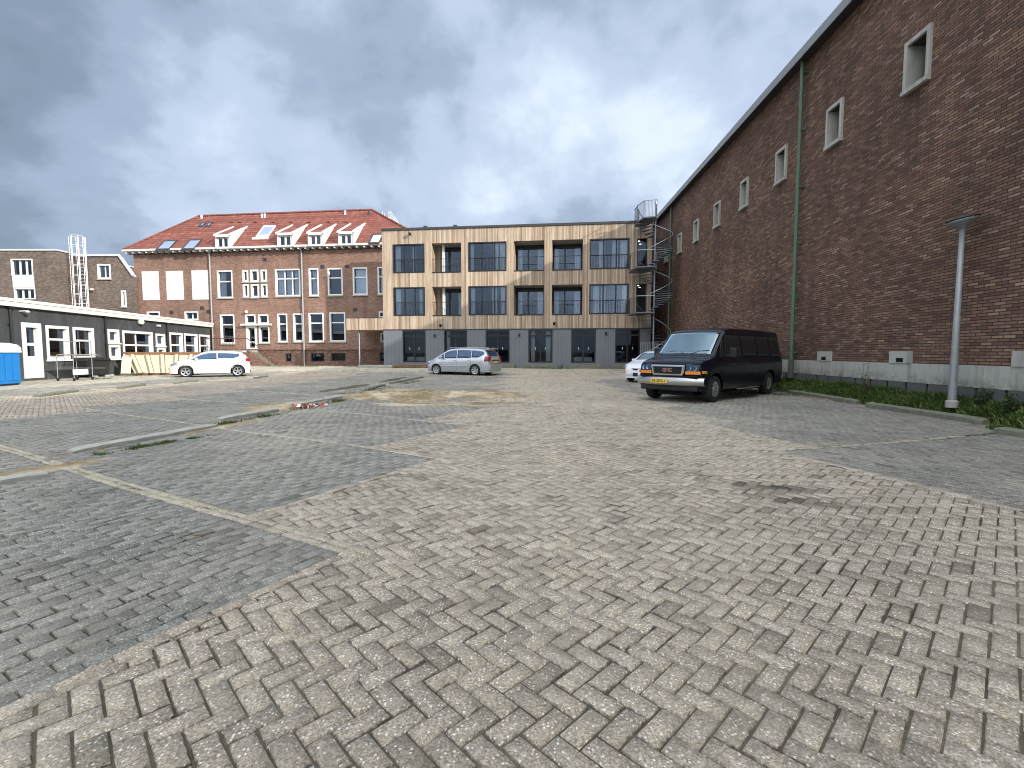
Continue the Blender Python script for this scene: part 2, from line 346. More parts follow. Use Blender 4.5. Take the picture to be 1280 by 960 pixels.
        en = t.math('ADD', t.math('ADD', e, t.math('MULTIPLY', t.math('SUBTRACT', t.noise(v, 45, 4, .7), .5), .020)), t.math('MULTIPLY', t.math('SUBTRACT', t.noise(v, 3.5, 4, .65), .47), .028))
        wear = t.n('ShaderNodeMapRange', {0: en, 1: .000, 2: .0080, 3: 1.0, 4: 0.0}, interpolation_type='SMOOTHSTEP').outputs[0]
        jm = t.noise(v, 1.1, 5, .7); jcol = t.mix(t.ramp(jm, [(.45, 0.0), (.62, 1.0)]), jc, (.21,.19,.13))
        c = t.mix(t.math('MULTIPLY', wear, .92), c, jcol)
        hh = t.math('ADD', t.math('ADD', t.math('MULTIPLY', fine, 1.3), dot), t.math('MULTIPLY', wear, -1.6))
        return t.out(c, .9, 0, t.bump(hh, .8, .007), .25)
    M['brown_paver'] = paving('brown_paver', [(0,(.26,.225,.17)),(.03,(.30,.26,.20)),(.10,(.36,.308,.242)),(.75,(.41,.35,.272)),(1,(.455,.393,.31))], (.82,.79,.70), (.17,.145,.105))
    M['grey_paver'] = paving('grey_paver', [(0,(.205,.198,.172)),(.5,(.242,.233,.203)),(1,(.285,.272,.237))], (.55,.54,.49), (.15,.145,.115))
    M['pale_paver'] = paving('pale_paver', [(0,(.36,.315,.235)),(1,(.46,.41,.32))], (.72,.68,.6), (.25,.22,.15))
    M['pink_paver'] = paving('pink_paver', [(0,(.34,.28,.215)),(.5,(.40,.33,.26)),(1,(.46,.39,.31))], (.6,.56,.5), (.2,.18,.14))
    M['walk_paver'] = paving('walk_paver', [(0,(.36,.33,.26)),(1,(.50,.46,.37))], (.6,.58,.5), (.25,.23,.17))
    t = NT('grass_blade'); r_ = t.n('ShaderNodeAttribute', attribute_name='rnd').outputs['Fac']
    c = t.ramp(r_, [(0,(.035,.05,.012)),(.4,(.045,.09,.018)),(.8,(.075,.14,.028)),(.95,(.22,.22,.07)),(1,(.30,.26,.12))])
    M['grass_blade'] = t.out(c, .7, 0, None, .2)
    M['leaf'] = plain('leaf', (.045,.10,.025), .6, var=.5, scale=6)
    M['leaf_pale'] = plain('leaf_pale', (.11,.17,.05), .6, var=.4, scale=6)
    M['stem'] = plain('stem', (.09,.07,.045), .8, var=.3)
    M['paper'] = plain('paper', (.70,.70,.66), .7, var=.15)
    t = NT('tape'); o = t.sep(t.n('ShaderNodeTexCoord').outputs['UV'])
    c = t.mix(t.math('LESS_THAN', t.math('FRACT', o[0]), .5), (.78,.77,.75), (.62,.05,.05))
    M['tape'] = t.out(c, .4, 0, None, .5)
    t = NT('lit_lamp'); p = t.n('ShaderNodeEmission', {0: (1,.93,.8), 1: 2.2}); oo = t.n('ShaderNodeOutputMaterial'); t.nt.links.new(p.outputs[0], oo.inputs[0]); M['lit_lamp'] = t.mat
    M['globe'] = plain('globe', (.72,.70,.62), .4, var=.05)
make_materials()
# ================================================================== GROUND
def sst(t): t = np.clip(t, 0, 1); return t*t*(3-2*t)
def zg(x, y):
    x = np.asarray(x, float); y = np.asarray(y, float)
    z = .24*sst((y-28.5)/4.5)
    return z + .007*np.sin(x*1.1+.6*y)+.006*np.sin(y*1.7-x*.5+1)+.004*np.sin(x*2.9+y*2.3)-.012
def zgf(x, y): return float(zg(x, y))
xs = np.concatenate([[-900,-300,-120,-70,-50,-40,-34], np.arange(-30, 14.01, .5), [16,20,28,40,80,200,900]])
ys = np.concatenate([[-900,-300,-100,-40,-20,-10,-6], np.arange(-4, 36.01, .5), [38,42,50,60,90,150,400,1500]])
XX, YY = np.meshgrid(xs, ys, indexing='ij'); ZZ = zg(XX, YY)-.011
ZZ = np.where((np.abs(XX) > 45) | (YY > 45) | (YY < -9), -.03+np.where(YY > 45, .24, 0), ZZ)
mb = MB(); mb.grid([[(XX[i,j], YY[i,j], ZZ[i,j]) for j in range(len(ys))] for i in range(len(xs))])
tag(mb.build('ground', M['soil'], smooth=True), kind='structure')

def brick_object(name, mat, B):
    """B rows: x, y, angle, length, width, z offset, rnd, stain"""
    B = np.asarray(B, float); n = len(B); x, y, a, L, W, dz, rn, st = B.T
    ca, sa = np.cos(a), np.sin(a); g = .0026; bv = .0065
    sx = np.array([-1, 1, 1, -1]); sy = np.array([-1, -1, 1, 1])
    V = np.zeros((n, 8, 3)); UVv = np.zeros((n, 8, 2))
    tilt = rng.normal(0, .0011, (n, 4)); setl = rng.normal(0, .0016, n)
    for j in range(4):
        for lev, ins in ((0, g+bv), (1, g)):
            lx = sx[j]*(L/2-ins); ly = sy[j]*(W/2-ins)
            if lev == 0: lx = lx+rng.normal(0, .0012, n); ly = ly+rng.normal(0, .0012, n)
            UVv[:, j+4*lev] = np.stack([lx, ly], -1)
            wx = x+lx*ca-ly*sa; wy = y+lx*sa+ly*ca
            wz = zg(wx, wy)+dz+setl
            wz = wz+tilt[:, j] if lev == 0 else wz-.014
            V[:, j+4*lev] = np.stack([wx, wy, wz], -1)
    base = (np.arange(n)*8)[:, None, None]
    F = np.array([[0,1,2,3],[4,5,1,0],[5,6,2,1],[6,7,3,2],[7,4,0,3]])[None]+base
    F = F.reshape(-1, 4); V = V.reshape(-1, 3)
    me = bpy.data.meshes.new(name); me.vertices.add(len(V)); me.vertices.foreach_set('co', V.ravel())
    me.loops.add(F.size); me.loops.foreach_set('vertex_index', F.ravel().astype(np.int32))
    me.polygons.add(len(F)); me.polygons.foreach_set('loop_start', np.arange(0, F.size, 4, dtype=np.int32))
    me.polygons.foreach_set('loop_total', np.full(len(F), 4, np.int32))
    uvl = me.uv_layers.new(name='UVMap')    # metres from the stone's centre
    uvl.data.foreach_set('uv', UVv.reshape(-1, 2)[F.ravel()].ravel().astype(np.float32))
    for nm, val in (('rnd', rn), ('stain', st), ('hl', L/2), ('hw', W/2)):
        at = me.attributes.new(nm, 'FLOAT', 'FACE'); at.data.foreach_set('value', np.repeat(val, 5).astype(np.float32))
    me.materials.append(mat); me.update(calc_edges=True)
    o = bpy.data.objects.new(name, me); C.objects.link(o); tag(o, kind='structure'); return o
S3 = math.sqrt(3)/2
def uL(x, y): return x*S3-y*.5
def nL(x, y): return x*.5+y*S3
def kL(n): return np.floor((n-2.27)/2.62)+1
def uend(k): return -2.66-1.3*k
c2, s2 = .953, .303
def uR(x, y): return c2*x+s2*y
def nR(x, y): return -s2*x+c2*y
def kR(n): return np.floor((n-5.25)/2.5)+1
def ustart(k): return 5.57+.8*np.maximum(k, 0)
def stripx(y): return -18.8+(y-17.6)*.131
def classify(x, y):                         # 0 brown aisle, 1 left bay, 2 right bay, 3 pink aisle, 4 footway
    u = uL(x, y); n = nL(x, y); k = kL(n); dd = uend(k)-u
    c = np.zeros(x.shape, int)
    c[(dd > 10.05)] = 3
    c[((dd > -.03) & (dd <= 10.05) & (y < 30.3)) | ((dd > 16) & (dd < 21) & (y < 28))] = 1
    c[(uR(x, y) > ustart(kR(nR(x, y)))-.03) & (x > 2.5) & (y < 24)] = 2
    c[(x < stripx(y)) | ((y > 31.2) & (x < -5.5))] = 4
    return c
def stains(x, y):
    s = np.zeros(x.shape)
    def blob(cx, cy, sx, sy, a, amp):
        dx = (x-cx)*math.cos(a)+(y-cy)*math.sin(a); dy = -(x-cx)*math.sin(a)+(y-cy)*math.cos(a)
        return amp*np.exp(-(dx/sx)**2-(dy/sy)**2)
    x1, y1 = G(968, 608); s += blob(x1, y1, .42, .13, -.35, 1.0); x1, y1 = G(1004, 624); s += blob(x1, y1, .35, .12, -.4, .8)
    x1, y1 = G(400, 528); s += blob(x1, y1, .5, .15, .2, .3)
    s *= rng.uniform(.5, 1.1, x.shape)
    s += (rng.random(x.shape) < .05)*rng.uniform(.08, .42, x.shape)
    return np.clip(s, 0, .85)
# herringbone over the whole lot
U1 = np.array([.719, .695]); V1 = np.array([.719, -.695]); U1 /= np.linalg.norm(U1); V1 = np.array([U1[1], -U1[0]])
q = .0985; N = 450
ii, jj = np.meshgrid(np.arange(-N, N), np.arange(-N, N), indexing='ij'); kk = (ii-jj) % 4
def herring(sel, horiz):
    i = ii[sel].astype(float); j = jj[sel].astype(float)
    ci, cj = (i+1, j+.5) if horiz else (i+.5, j+1)
    x = (ci*U1[0]+cj*V1[0])*q; y = (ci*U1[1]+cj*V1[1])*q
    a = math.atan2(U1[1], U1[0]) if horiz else math.atan2(V1[1], V1[0])
    return x, y, np.full(x.shape, a)
H = [herring(kk == 0, True), herring(kk == 3, False)]
x = np.concatenate([h[0] for h in H]); y = np.concatenate([h[1] for h in H]); a = np.concatenate([h[2] for h in H])
ok = (x > -27) & (x < 10.6) & (y > -3) & (y < 36.5) & (np.abs(x) < (y+3.5)*1.25+1.5)
x, y, a = x[ok], y[ok], a[ok]; cl = classify(x, y)
def rows(x, y, a, L, W, dz):
    n = len(x); f = lambda v: np.full(n, v) if np.isscalar(v) else v
    return np.stack([x, y, f(a), f(L), f(W), f(dz), rng.random(n), stains(x, y)], -1)
m0 = (cl == 0) | (cl == 2)
brick_object('paving', M['brown_paver'], rows(x[cl == 0], y[cl == 0], a[cl == 0], .197, .0985, 0.0))
brick_object('side_aisle_paving', M['pink_paver'], rows(x[cl == 3], y[cl == 3], a[cl == 3], .197, .0985, 0.0))
# running-bond bays
def bond(frame, un, rowlen, clip):
    """bricks in rows; returns x, y, angle, L. frame maps (u, n) to x, y"""
    out = []
    (u0, u1, n0, n1) = un; r = 0; u = u0
    while u < u1-.05:
        s = n0-.21+(r % 2)*.105+random.uniform(-.02, .02)
        while s < n1:
            e = s+.21; a0, b0 = max(s, n0), min(e, n1)
            if b0-a0 > .045: out.append(((u+.0525), (a0+b0)/2, b0-a0))
            s = e
        u += .105; r += 1
    return out
def invL(u, n): return (u*S3+n*.5, -u*.5+n*S3)
def invR(u, n): return (c2*u-s2*n, s2*u+c2*n)
grey = []; pale = []; edge = []
angn = math.atan2(S3, .5); angu = math.atan2(-.5, S3)
for k in range(-2, 11):
    n0 = 2.27+2.62*(k-1); n1 = n0+2.62; ue = uend(k)
    for (ua, ub) in ((ue-10.05, ue), (ue-21, ue-16)):
        for u, n, L in bond(None, (ua, ub, n0+(.076 if k == 1 else .038), n1-(.076 if k == 0 else .038)), .21, None):
            X, Y = invL(u, n); grey.append((X, Y, angn, L, .105))
        for nn in ((n0,) if ub == ue else ()):    # pale stones between bays
            for off in ((-.038, .038) if k == 1 else (0.0,)):
                u = ua
                lo = ua if ub < ue else ua
                while u < ub+(1.3 if ub == ue else 0):
                    X, Y = invL(u+.105, nn+off); pale.append((X, Y, angu, .21, .076)); u += .21
    n = n0
    while n < n1:
        X, Y = invL(ue+.0525, n+.105); edge.append((X, Y, angn, .21, .105)); n += .21
bgx = np.array(grey)
def vis(b): return (b[:, 1] > -3) & (b[:, 1] < 30.5) & (b[:, 0] > stripx(b[:, 1])) & (np.abs(b[:, 0]) < (b[:, 1]+3.5)*1.25+1.5)
bg = bgx[vis(bgx)]; bp = np.array(pale); bp = bp[vis(bp)]; be = np.array(edge); be = be[vis(be)]
gr = []; pr = []
angn2 = math.atan2(c2, -s2); angu2 = math.atan2(s2, c2)
for k in range(-2, 9):
    n0 = 5.25+2.5*(k-1); n1 = n0+2.5; us = 5.57+.8*max(k, 0)
    for u, n, L in bond(None, (us, us+5.6, n0+(.053 if k == 1 else 0), n1-(.053 if k == 0 else 0)), .21, None):
        X, Y = invR(u, n)
        if X < 9.35 and Y < 24: gr.append((X, Y, angn2, L, .105))
    if k == 1:
        u = us-.8
        while u < us+3:
            X, Y = invR(u+.105, n0); pr.append((X, Y, angu2, .21, .08)); u += .21
    n = n0
    while n < n1:
        X, Y = invR(us-.0525, n+.105); edge_ = (X, Y, angn2, .21, .105)
        if -3 < Y < 24: be = np.vstack([be, edge_])
        n += .21
bg2 = np.array(gr); bg2 = bg2[bg2[:, 1] > -3]
allg = np.vstack([bg, bg2]); allp = np.vstack([bp, np.array(pr)])
brick_object('parking_bay_paving', M['grey_paver'], rows(allg[:,0], allg[:,1], allg[:,2], allg[:,3], allg[:,4], .007))
brick_object('bay_line_paving', M['pale_paver'], rows(allp[:,0], allp[:,1], allp[:,2], allp[:,3], allp[:,4], .008))
brick_object('bay_edge_paving', M['brown_paver'], rows(be[:,0], be[:,1], be[:,2], be[:,3], be[:,4], .006))
# footway by the left building and along the back
fw = []
for xx in np.arange(-32, -5, .3):
    for yy in np.arange(8, 41, .3): fw.append((xx, yy))
fw = np.array(fw); sel = (fw[:, 0] < stripx(fw[:, 1])-.15) | ((fw[:, 1] > 31.2) & (fw[:, 0] < -5.5))
fw = fw[sel]; brick_object('footway', M['walk_paver'], rows(fw[:,0], fw[:,1], 0.0, .3, .3, .006))
st = np.array([(stripx(v), v) for v in np.arange(8, 31, .5)]); brick_object('footway_edge', M['pale_paver'], rows(st[:,0], st[:,1], math.atan2(1, .131), .5, .28, .012))

# soft sandy dirt lying on the paving
def dirt(name, mat, cx, cy, lx, ly, rz, h, seed, nx=46, ny=34, kind='structure', lab=None):
    r_ = random.Random(seed); ph = [r_.uniform(0, 6.28) for _ in range(8)]
    P = []
    for i in range(nx):
        row = []
        for j in range(ny):
            a_ = (i/(nx-1)-.5)*2; b_ = (j/(ny-1)-.5)*2
            th = math.atan2(b_, a_); rr = math.hypot(a_, b_)
            edge_ = .72+.10*math.sin(3*th+ph[0])+.07*math.sin(5*th+ph[1])+.06*math.sin(9*th+ph[2])+.04*math.sin(17*th+ph[3])
            f = max(-1, (edge_-rr)/.3)
            X = cx+(a_*lx/2)*math.cos(rz)-(b_*ly/2)*math.sin(rz); Y = cy+(a_*lx/2)*math.sin(rz)+(b_*ly/2)*math.cos(rz)
            bmp = .5+.5*math.sin(X*3.1+ph[4])*math.sin(Y*4.3+ph[5])+.35*math.sin(X*9+ph[6])*math.sin(Y*11+ph[7])
            z = zgf(X, Y)+(.004+h*min(1, f)**.7*(.5+.6*bmp)*(.6+.8*r_.random()) if f > 0 else f*.05-.004)
            row.append((X, Y, z))
        P.append(row)
    m = MB(); m.grid(P); o = m.build(name, mat, smooth=True); tag(o, lab, None, None, kind); return o
dirt('sand_patch', M['sand'], -2.7, 15.4, 8.6, 4.8, -.05, .10, 3, 80, 60)
dirt('sand_patch', M['sand'], -5.9, 12.3, 1.7, 4.4, -.15, .016, 5)
dirt('sand_patch', M['sand'], -2.0, 12.9, 5.5, 1.4, .05, .012, 8)
dirt('sand_patch', M['sand'], -5.6, 8.7, .75, 3.2, -.42, .014, 12)
dirt('sand_patch', M['sand'], -5.55, 5.6, .6, 2.0, -.5, .012, 14)
dirt('sand_patch', M['soil'], -6.4, 18.6, .9, 6.0, -.1, .03, 15)
dirt('sand_patch', M['soil'], -5.9, 24.2, .8, 6.5, -.05, .03, 16)
# ------------------------------------------------------------------ concrete kerb bars
def kerb(p, q_, w, h, lab, grp, mat, z=None, seed=0):
    r_ = random.Random(seed); L = math.hypot(q_[0]-p[0], q_[1]-p[1]); n = max(6, int(L/.12))
    prof = [(-w/2, -.05), (-w/2, h*.72), (-w/2+.03, h*.93), (-w/6, h), (w/6, h), (w/2-.03, h*.93), (w/2, h*.72), (w/2, -.05)]
    P = []
    for i in range(n+1):
        t = i/n; sh = 1-.25*(i in (0, n))
        P.append([(t*L, a_*sh+r_.uniform(-.006, .006), b_*(sh if b_ > 0 else 1)+r_.uniform(-.006, .006)) for a_, b_ in prof])
    m = MB(); m.grid(P); k = len(prof); m.f += [tuple(range(k)), tuple(range(n*k, n*k+k))[::-1]]; m.m += [0, 0]
    o = m.build('kerb', mat)
    zz = zgf((p[0]+q_[0])/2, (p[1]+q_[1])/2) if z is None else z
    o.location = (p[0], p[1], zz); o.rotation_euler = (0, 0, math.atan2(q_[1]-p[1], q_[0]-p[0]))
    tag(o, lab, 'kerb', grp); return o
Gk = 'concrete kerb bars between the facing parking bays'
kerb(G(-60, 613), G(58, 594), .17, .07, 'pale concrete kerb bar cut off by the left photo edge, nearest of the bay kerbs', Gk, M['kerb_concrete'], seed=1)
kerb(G(86, 566), G(268, 533), .17, .08, 'long pale kerb bar with grass along it, between two grey bays left of centre', Gk, M['kerb_concrete'], seed=2)
kerb(G(272, 527), G(346, 514), .18, .09, 'short kerb bar with dark moss just left of the red and white tape', Gk, M['kerb_concrete'], seed=3)
kerb(G(366, 508), G(425, 497), .18, .07, 'sand-covered kerb bar running just behind the red and white tape', Gk, M['kerb_concrete'], seed=4)
kerb(G(462, 486), G(480, 481.5), .18, .09, 'dark mossy kerb bar beyond the sand patch, halfway towards the silver car', Gk, M['kerb_mossy'], seed=5)
kerb(G(488, 480), G(528, 472), .18, .09, 'dark kerb bar just in front of the silver car', Gk, M['kerb_mossy'], seed=6)
Gf = 'kerb bars on the far side of the left aisle'
kerb(G(44, 496), G(96, 489), .18, .10, 'weathered kerb bar left of the white hatchback, nearest the blue cabin', Gf, M['kerb_mossy'], seed=7)
kerb(G(148, 486), G(180, 482), .18, .10, 'weathered kerb bar in front of the skip', Gf, M['kerb_mossy'], seed=8)
kerb(G(218, 479.5), G(246, 476.5), .18, .08, 'weathered kerb bar right below the nose of the white hatchback', Gf, M['kerb_mossy'], seed=9)
kerb(G(318, 473), G(334, 470.6), .18, .06, 'small kerb bar just right of the white hatchback', Gf, M['kerb_mossy'], seed=10)
Gr = 'mossy kerb bars along the grass verge'
kerb((9.42, 16.2), (9.24, 12.75), .17, .12, 'mossy kerb bar at the verge nearest the black van', Gr, M['kerb_mossy'], seed=11)
kerb((9.04, 12.1), (9.05, 9.1), .22, .13, 'mossy kerb bar at the verge below the street lamp', Gr, M['kerb_mossy'], seed=12)
kerb((8.30, 8.15), (8.42, 6.0), .18, .12, 'mossy kerb bar at the right photo edge, nearest the camera', Gr, M['kerb_mossy'], seed=13)
# ------------------------------------------------------------------ verge: rising soil strip and grass
def vex(y): return float(np.interp(y, [-3, 6, 8.5, 8.9, 12.2, 12.7, 21], [8.3, 8.50, 8.42, 9.16, 9.16, 9.36, 9.62]))
def verge_z(x, y):
    wx = 9.13+.055*y; e_ = vex(y); t = np.clip((x-e_)/(wx-e_), 0, 1); return zgf(x, y)+.02+.32*float(sst(t*.85+.12))
P = []
for i in range(80):
    y = -3+i*(24/79); e_ = vex(y); P.append([(e_+(9.13+.055*y-e_)*t, y, verge_z(e_+(9.13+.055*y-e_)*t, y)-(0.1 if t == 0 else 0)+random.uniform(-.01, .01)) for t in np.linspace(0, 1, 9)])
m = MB(); m.grid(P); tag(m.build('verge', M['soil'], smooth=True), kind='structure')
def grass(name, pts, hmin, hmax, mats=None):
    V = []; F = []; att = []
    for (x, y, z, s) in pts:
        nb = 1
        a_ = random.uniform(0, 6.28); h = random.uniform(hmin, hmax)*s; w = random.uniform(.004, .010)*(1+.5*s)
        lx, ly = math.cos(a_)*w, math.sin(a_)*w; b_ = random.uniform(0, 6.28); ln = h*random.uniform(.2, .9)
        dx, dy = math.cos(b_)*ln, math.sin(b_)*ln; k = len(V)
        V += [(x-lx, y-ly, z), (x+lx, y+ly, z), (x+lx*.8+dx*.35, y+ly*.8+dy*.35, z+h*.6), (x-lx*.8+dx*.35, y-ly*.8+dy*.35, z+h*.6), (x+dx, y+dy, z+h)]
        F += [(k, k+1, k+2, k+3), (k+3, k+2, k+4)]; r_ = random.random(); att += [r_, r_]
    me = bpy.data.meshes.new(name); me.from_pydata(V, [], F); me.materials.append(M['grass_blade'])
    at = me.attributes.new('rnd', 'FLOAT', 'FACE'); at.data.foreach_set('value', att)
    o = bpy.data.objects.new(name, me); C.objects.link(o); return o
pts = []
for _ in range(60000):
    y = random.uniform(2.5, 20.8); wx = 9.13+.055*y; t = random.random(); x = vex(y)+.03+(wx-.08-vex(y))*t
    dn = .5+.5*math.sin(x*5+1.3*y)*math.sin(y*2.1+.5)
    if random.random() > .25+.75*dn: continue
    pts.append((x, y, verge_z(x, y)-.005, (.55+.7*dn+(.5 if t > .85 else 0))*(.5 if t < .2 else 1)))
tag(grass('grass', pts, .05, .15), 'short uneven grass and weeds growing on the verge below the brick hall', 'grass', None, 'stuff')
pts = []
def tuft_line(p, q_, n, spread, s=1.0):
    for _ in range(n):
        t = random.random(); c_ = math.sin(t*17+p[0]*3)*math.sin(t*7+p[1])
        if c_ < -.1: continue
        x = p[0]+(q_[0]-p[0])*t+random.gauss(0, spread); y = p[1]+(q_[1]-p[1])*t+random.gauss(0, spread)
        pts.append((x, y, zgf(x, y)-.005, s*(.4+.6*max(0, c_))))
tuft_line(G(120, 568), G(262, 543), 1500, .05, .7); tuft_line(G(270, 531), G(350, 518), 1200, .07, .7)
tuft_line(G(372, 511), G(430, 500), 1300, .12, .8); tuft_line(G(430, 497), G(480, 488), 1300, .2, .9)
tuft_line(G(455, 489), G(530, 475), 900, .12, .8)
tuft_line((-9.5, 34.8), (8.4, 32.7), 3500, .12, 1.1); tuft_line((-22, 38.1), (-9.6, 36.9), 1800, .2, 1.0)
tuft_line((-20.6, 22.5), (-23, 33), 900, .12, 1.0); tuft_line(G(960, 493), G(1000, 494), 400, .1, .8)
tag(grass('grass', pts, .03, .13), 'thin grass tufts growing along kerb bars and in paving joints', 'grass', None, 'stuff')
# leafy weeds as plants
def weed(x, y, z, h, n, label, mat='leaf', grp=None, spread=.5, lsz=.05, name='weed_plant'):
    root = thing(name, label, 'plant', (x, y, z), 0, grp); st_ = MB(); lf = MB()
    for i in range(n):
        a_ = random.uniform(0, 6.28); ln = h*random.uniform(.5, 1); out = spread*random.uniform(.1, 1)*h
        pts_ = [(0, 0, 0), (math.cos(a_)*out*.4, math.sin(a_)*out*.4, ln*.5), (math.cos(a_)*out, math.sin(a_)*out, ln)]
        st_.tube(pts_, .006, 4, r2=.002)
        for k in range(10):
            t = random.uniform(.2, 1); j = min(1, int(t*2)); f = t*2-j
            p = [pts_[j][c_]+(pts_[j+1][c_]-pts_[j][c_])*f for c_ in range(3)]
            b_ = random.uniform(0, 6.28); s = lsz*random.uniform(.5, 1.2); el = random.uniform(-.5, .7)
            d = Vector((math.cos(b_)*math.cos(el), math.sin(b_)*math.cos(el), math.sin(el))); w = d.cross(Vector((0,0,1))).normalized()
            p = Vector(p); lf.add([p, p+d*s*.5+w*s*.3, p+d*s+Vector((0,0,-.2*s)), p+d*s*.5-w*s*.3], [(0,1,2,3)])
    st_.build('stem', M['stem'], root); lf.build('foliage', M[mat], root); return root
def vz(x, y): return verge_z(x, y)
for (px, py, h, n, lab, mt) in (
    (1078, 488, 1.0, 8, 'tall thin weed leaning on the white wall band between two vent blocks', 'leaf'),
    (1232, 507, .42, 26, 'bushy dark green weed right of the street lamp foot', 'leaf'),
    (1262, 513, .5, 34, 'bushy dark green weed at the right photo edge beyond the nearest kerb bar', 'leaf'),
    (1270, 530, .38, 26, 'yellowish green weed right behind the nearest kerb bar', 'leaf_pale'),
    (1030, 484, .25, 9, 'low pale weed on the verge below the first vent block', 'leaf_pale'),
    (1240, 492, .32, 8, 'dry pale weed at the wall foot just right of the lamp', 'leaf_pale'),
    (1150, 504, .22, 14, 'small leafy weed behind the kerb bar left of the street lamp', 'leaf')):
    gx, gy = G(px, py+9, .15); gx = max(min(gx, 9.13+.055*gy-.12), vex(gy)+.16); weed(gx, gy, vz(gx, gy)-.01, h, n, lab, mt, 'weeds along the verge', .6 if h < .5 else .25, .07)
for (px, py, h, lab) in ((702, 456, .45, 'low weed against the grey panels right of the curtained glass doors'), (751, 457, .3, 'small weed in front of the grey panel left of the white car')):
    gx, gy = G(px, py+5, .2); gy = 33.6; gx = (px-640)/600*gy; weed(gx, gy, zgf(gx, gy), h, 12, lab, 'leaf', None, .6, .07)
lf = MB(); r_ = random.Random(11)
def leaves(p, q_, n, sp_):
    for _ in range(n):
        t = r_.random(); x = p[0]+(q_[0]-p[0])*t+r_.gauss(0, sp_); y = p[1]+(q_[1]-p[1])*t+r_.gauss(0, sp_)
        wx = 9.13+.055*y-.05; x = min(x, wx); z = (verge_z(x, y)+.05 if x > vex(y) else zgf(x, y)+.006); s = r_.uniform(.012, .035); a_ = r_.uniform(0, 6.3)
        P_ = [(x+s*math.cos(a_+b_)*k_, y+s*math.sin(a_+b_)*k_, z+r_.uniform(0, .012)) for b_, k_ in ((0, 1.3), (1.3, .6), (3.14, 1.2), (4.9, .6))]; lf.add(P_, [(0,1,2,3)])
leaves((8.9, 5.5), (9.3, 19), 900, .28); leaves((9.4, 5.5), (9.9, 19), 500, .15); leaves(G(80, 568), G(430, 500), 500, .15); leaves((-8, 34.6), (8, 32.8), 500, .4); leaves((-1, 6), (5, 14), 25, 1.5)
tag(lf.build('fallen_leaves', M['dead_leaf']), 'small dry brown leaves scattered along the verge and kerb bars', 'leaves', None, 'stuff')
# litter: paper scraps, tape, a stone lump
def scrap(px, py, z, s, lab, seed):
    r_ = random.Random(seed); gx, gy = G(px, py, z); m = MB(); P = [[(i*s/3-s/2+r_.uniform(-1,1)*s*.08, j*s/4-s*.35+r_.uniform(-1,1)*s*.08, r_.uniform(.0, .35)*s) for j in range(4)] for i in range(4)]
    m.grid(P); o = m.build('paper_scrap', M['paper'], loc=(gx, gy, z)); tag(o, lab, 'litter', 'paper scraps on the ground')
    sd = o.modifiers.new('thick', 'SOLIDIFY'); sd.thickness = .004; return o
scrap(1091, 505, .04, .18, 'white paper scrap between two mossy kerb bars', 1)
scrap(1136, 497, .14, .16, 'white paper scrap in the grass left of the street lamp', 2)
scrap(1105, 501, .12, .12, 'small pale scrap in the grass between the two others', 3)
scrap(1059, 485, .25, .22, 'clear crumpled plastic scrap in the grass below the tall weed', 4)
scrap(754, 465, .04, .40, 'white flat scrap lying on the paving left of the white car', 5)
m = MB(); m.obox(Vector((0, 0, .05)), .22, .16, .11, .3)
o = m.build('stone_lump', M['concrete'], bevel=.03); o.location = (*G(427, 492), 0); tag(o, 'loose grey stone lying at the left end of the sand patch', 'stone')
# crumpled barrier tape
gx, gy = G(376, 509); root = None; m = MB(); uvs = []; r_ = random.Random(4)
for s_ in range(6):
    x0, y0 = r_.uniform(-.32, .18), r_.uniform(-.15, .15); a_ = r_.uniform(-.6, .6); pr_ = None; L = 0
    for i in range(16):
        x1, y1 = x0+math.cos(a_)*.035, y0+math.sin(a_)*.03; a_ += r_.uniform(-.5, .5)
        z_ = .02+.03*abs(math.sin(i*.7+s_))+r_.uniform(0, .02); tw = r_.uniform(-.9, .9)
        cur = ((x1, y1-.03*math.cos(tw), z_-.03*math.sin(tw)), (x1, y1+.03*math.cos(tw), z_+.03*math.sin(tw)+.01))
        if pr_: m.quad(pr_[0], cur[0], cur[1], pr_[1]); uvs.append((L, L+.12)); L += .12
        pr_ = cur; x0, y0 = x1, y1
o = m.build('barrier_tape', M['tape'], loc=(gx, gy, zgf(gx, gy))); uvl = o.data.uv_layers.new(name='UVMap')
for i, (a_, b_) in enumerate(uvs):
    for j, uu in enumerate((a_, b_, b_, a_)): uvl.data[i*4+j].uv = (uu, 0)
tag(o, 'crumpled red and white barrier tape lying on the paving', 'tape')
# ================================================================== BUILDINGS
def wall(m, w, z0, z1, opens, depth, mi=0, x0=0, zsplit=None):
    """front of a facade (plane y=0 facing -y) with real openings and their reveals"""
    xs = sorted({x0, w, *[v for o in opens for v in o[:2]]}); zs = sorted({z0, z1, *[v for o in opens for v in o[2:4]]}|({zsplit[0]} if zsplit else set()))
    for i in range(len(xs)-1):
        for j in range(len(zs)-1):
            cx, cz = (xs[i]+xs[i+1])/2, (zs[j]+zs[j+1])/2
            if any(o[0] < cx < o[1] and o[2] < cz < o[3] for o in opens): continue
            k = zsplit[1] if zsplit and cz < zsplit[0] else mi
            m.quad((xs[i],0,zs[j]), (xs[i+1],0,zs[j]), (xs[i+1],0,zs[j+1]), (xs[i],0,zs[j+1]), k)
    for (a, b, c, d) in [o[:4] for o in opens]:
        k = zsplit[1] if zsplit and (c+d)/2 < zsplit[0] else mi
        m.quad((a,0,c),(a,depth,c),(a,depth,d),(a,0,d), k); m.quad((b,0,c),(b,0,d),(b,depth,d),(b,depth,c), k)
        m.quad((a,0,d),(a,depth,d),(b,depth,d),(b,0,d), k); m.quad((a,0,c),(b,0,c),(b,depth,c),(a,depth,c), k)
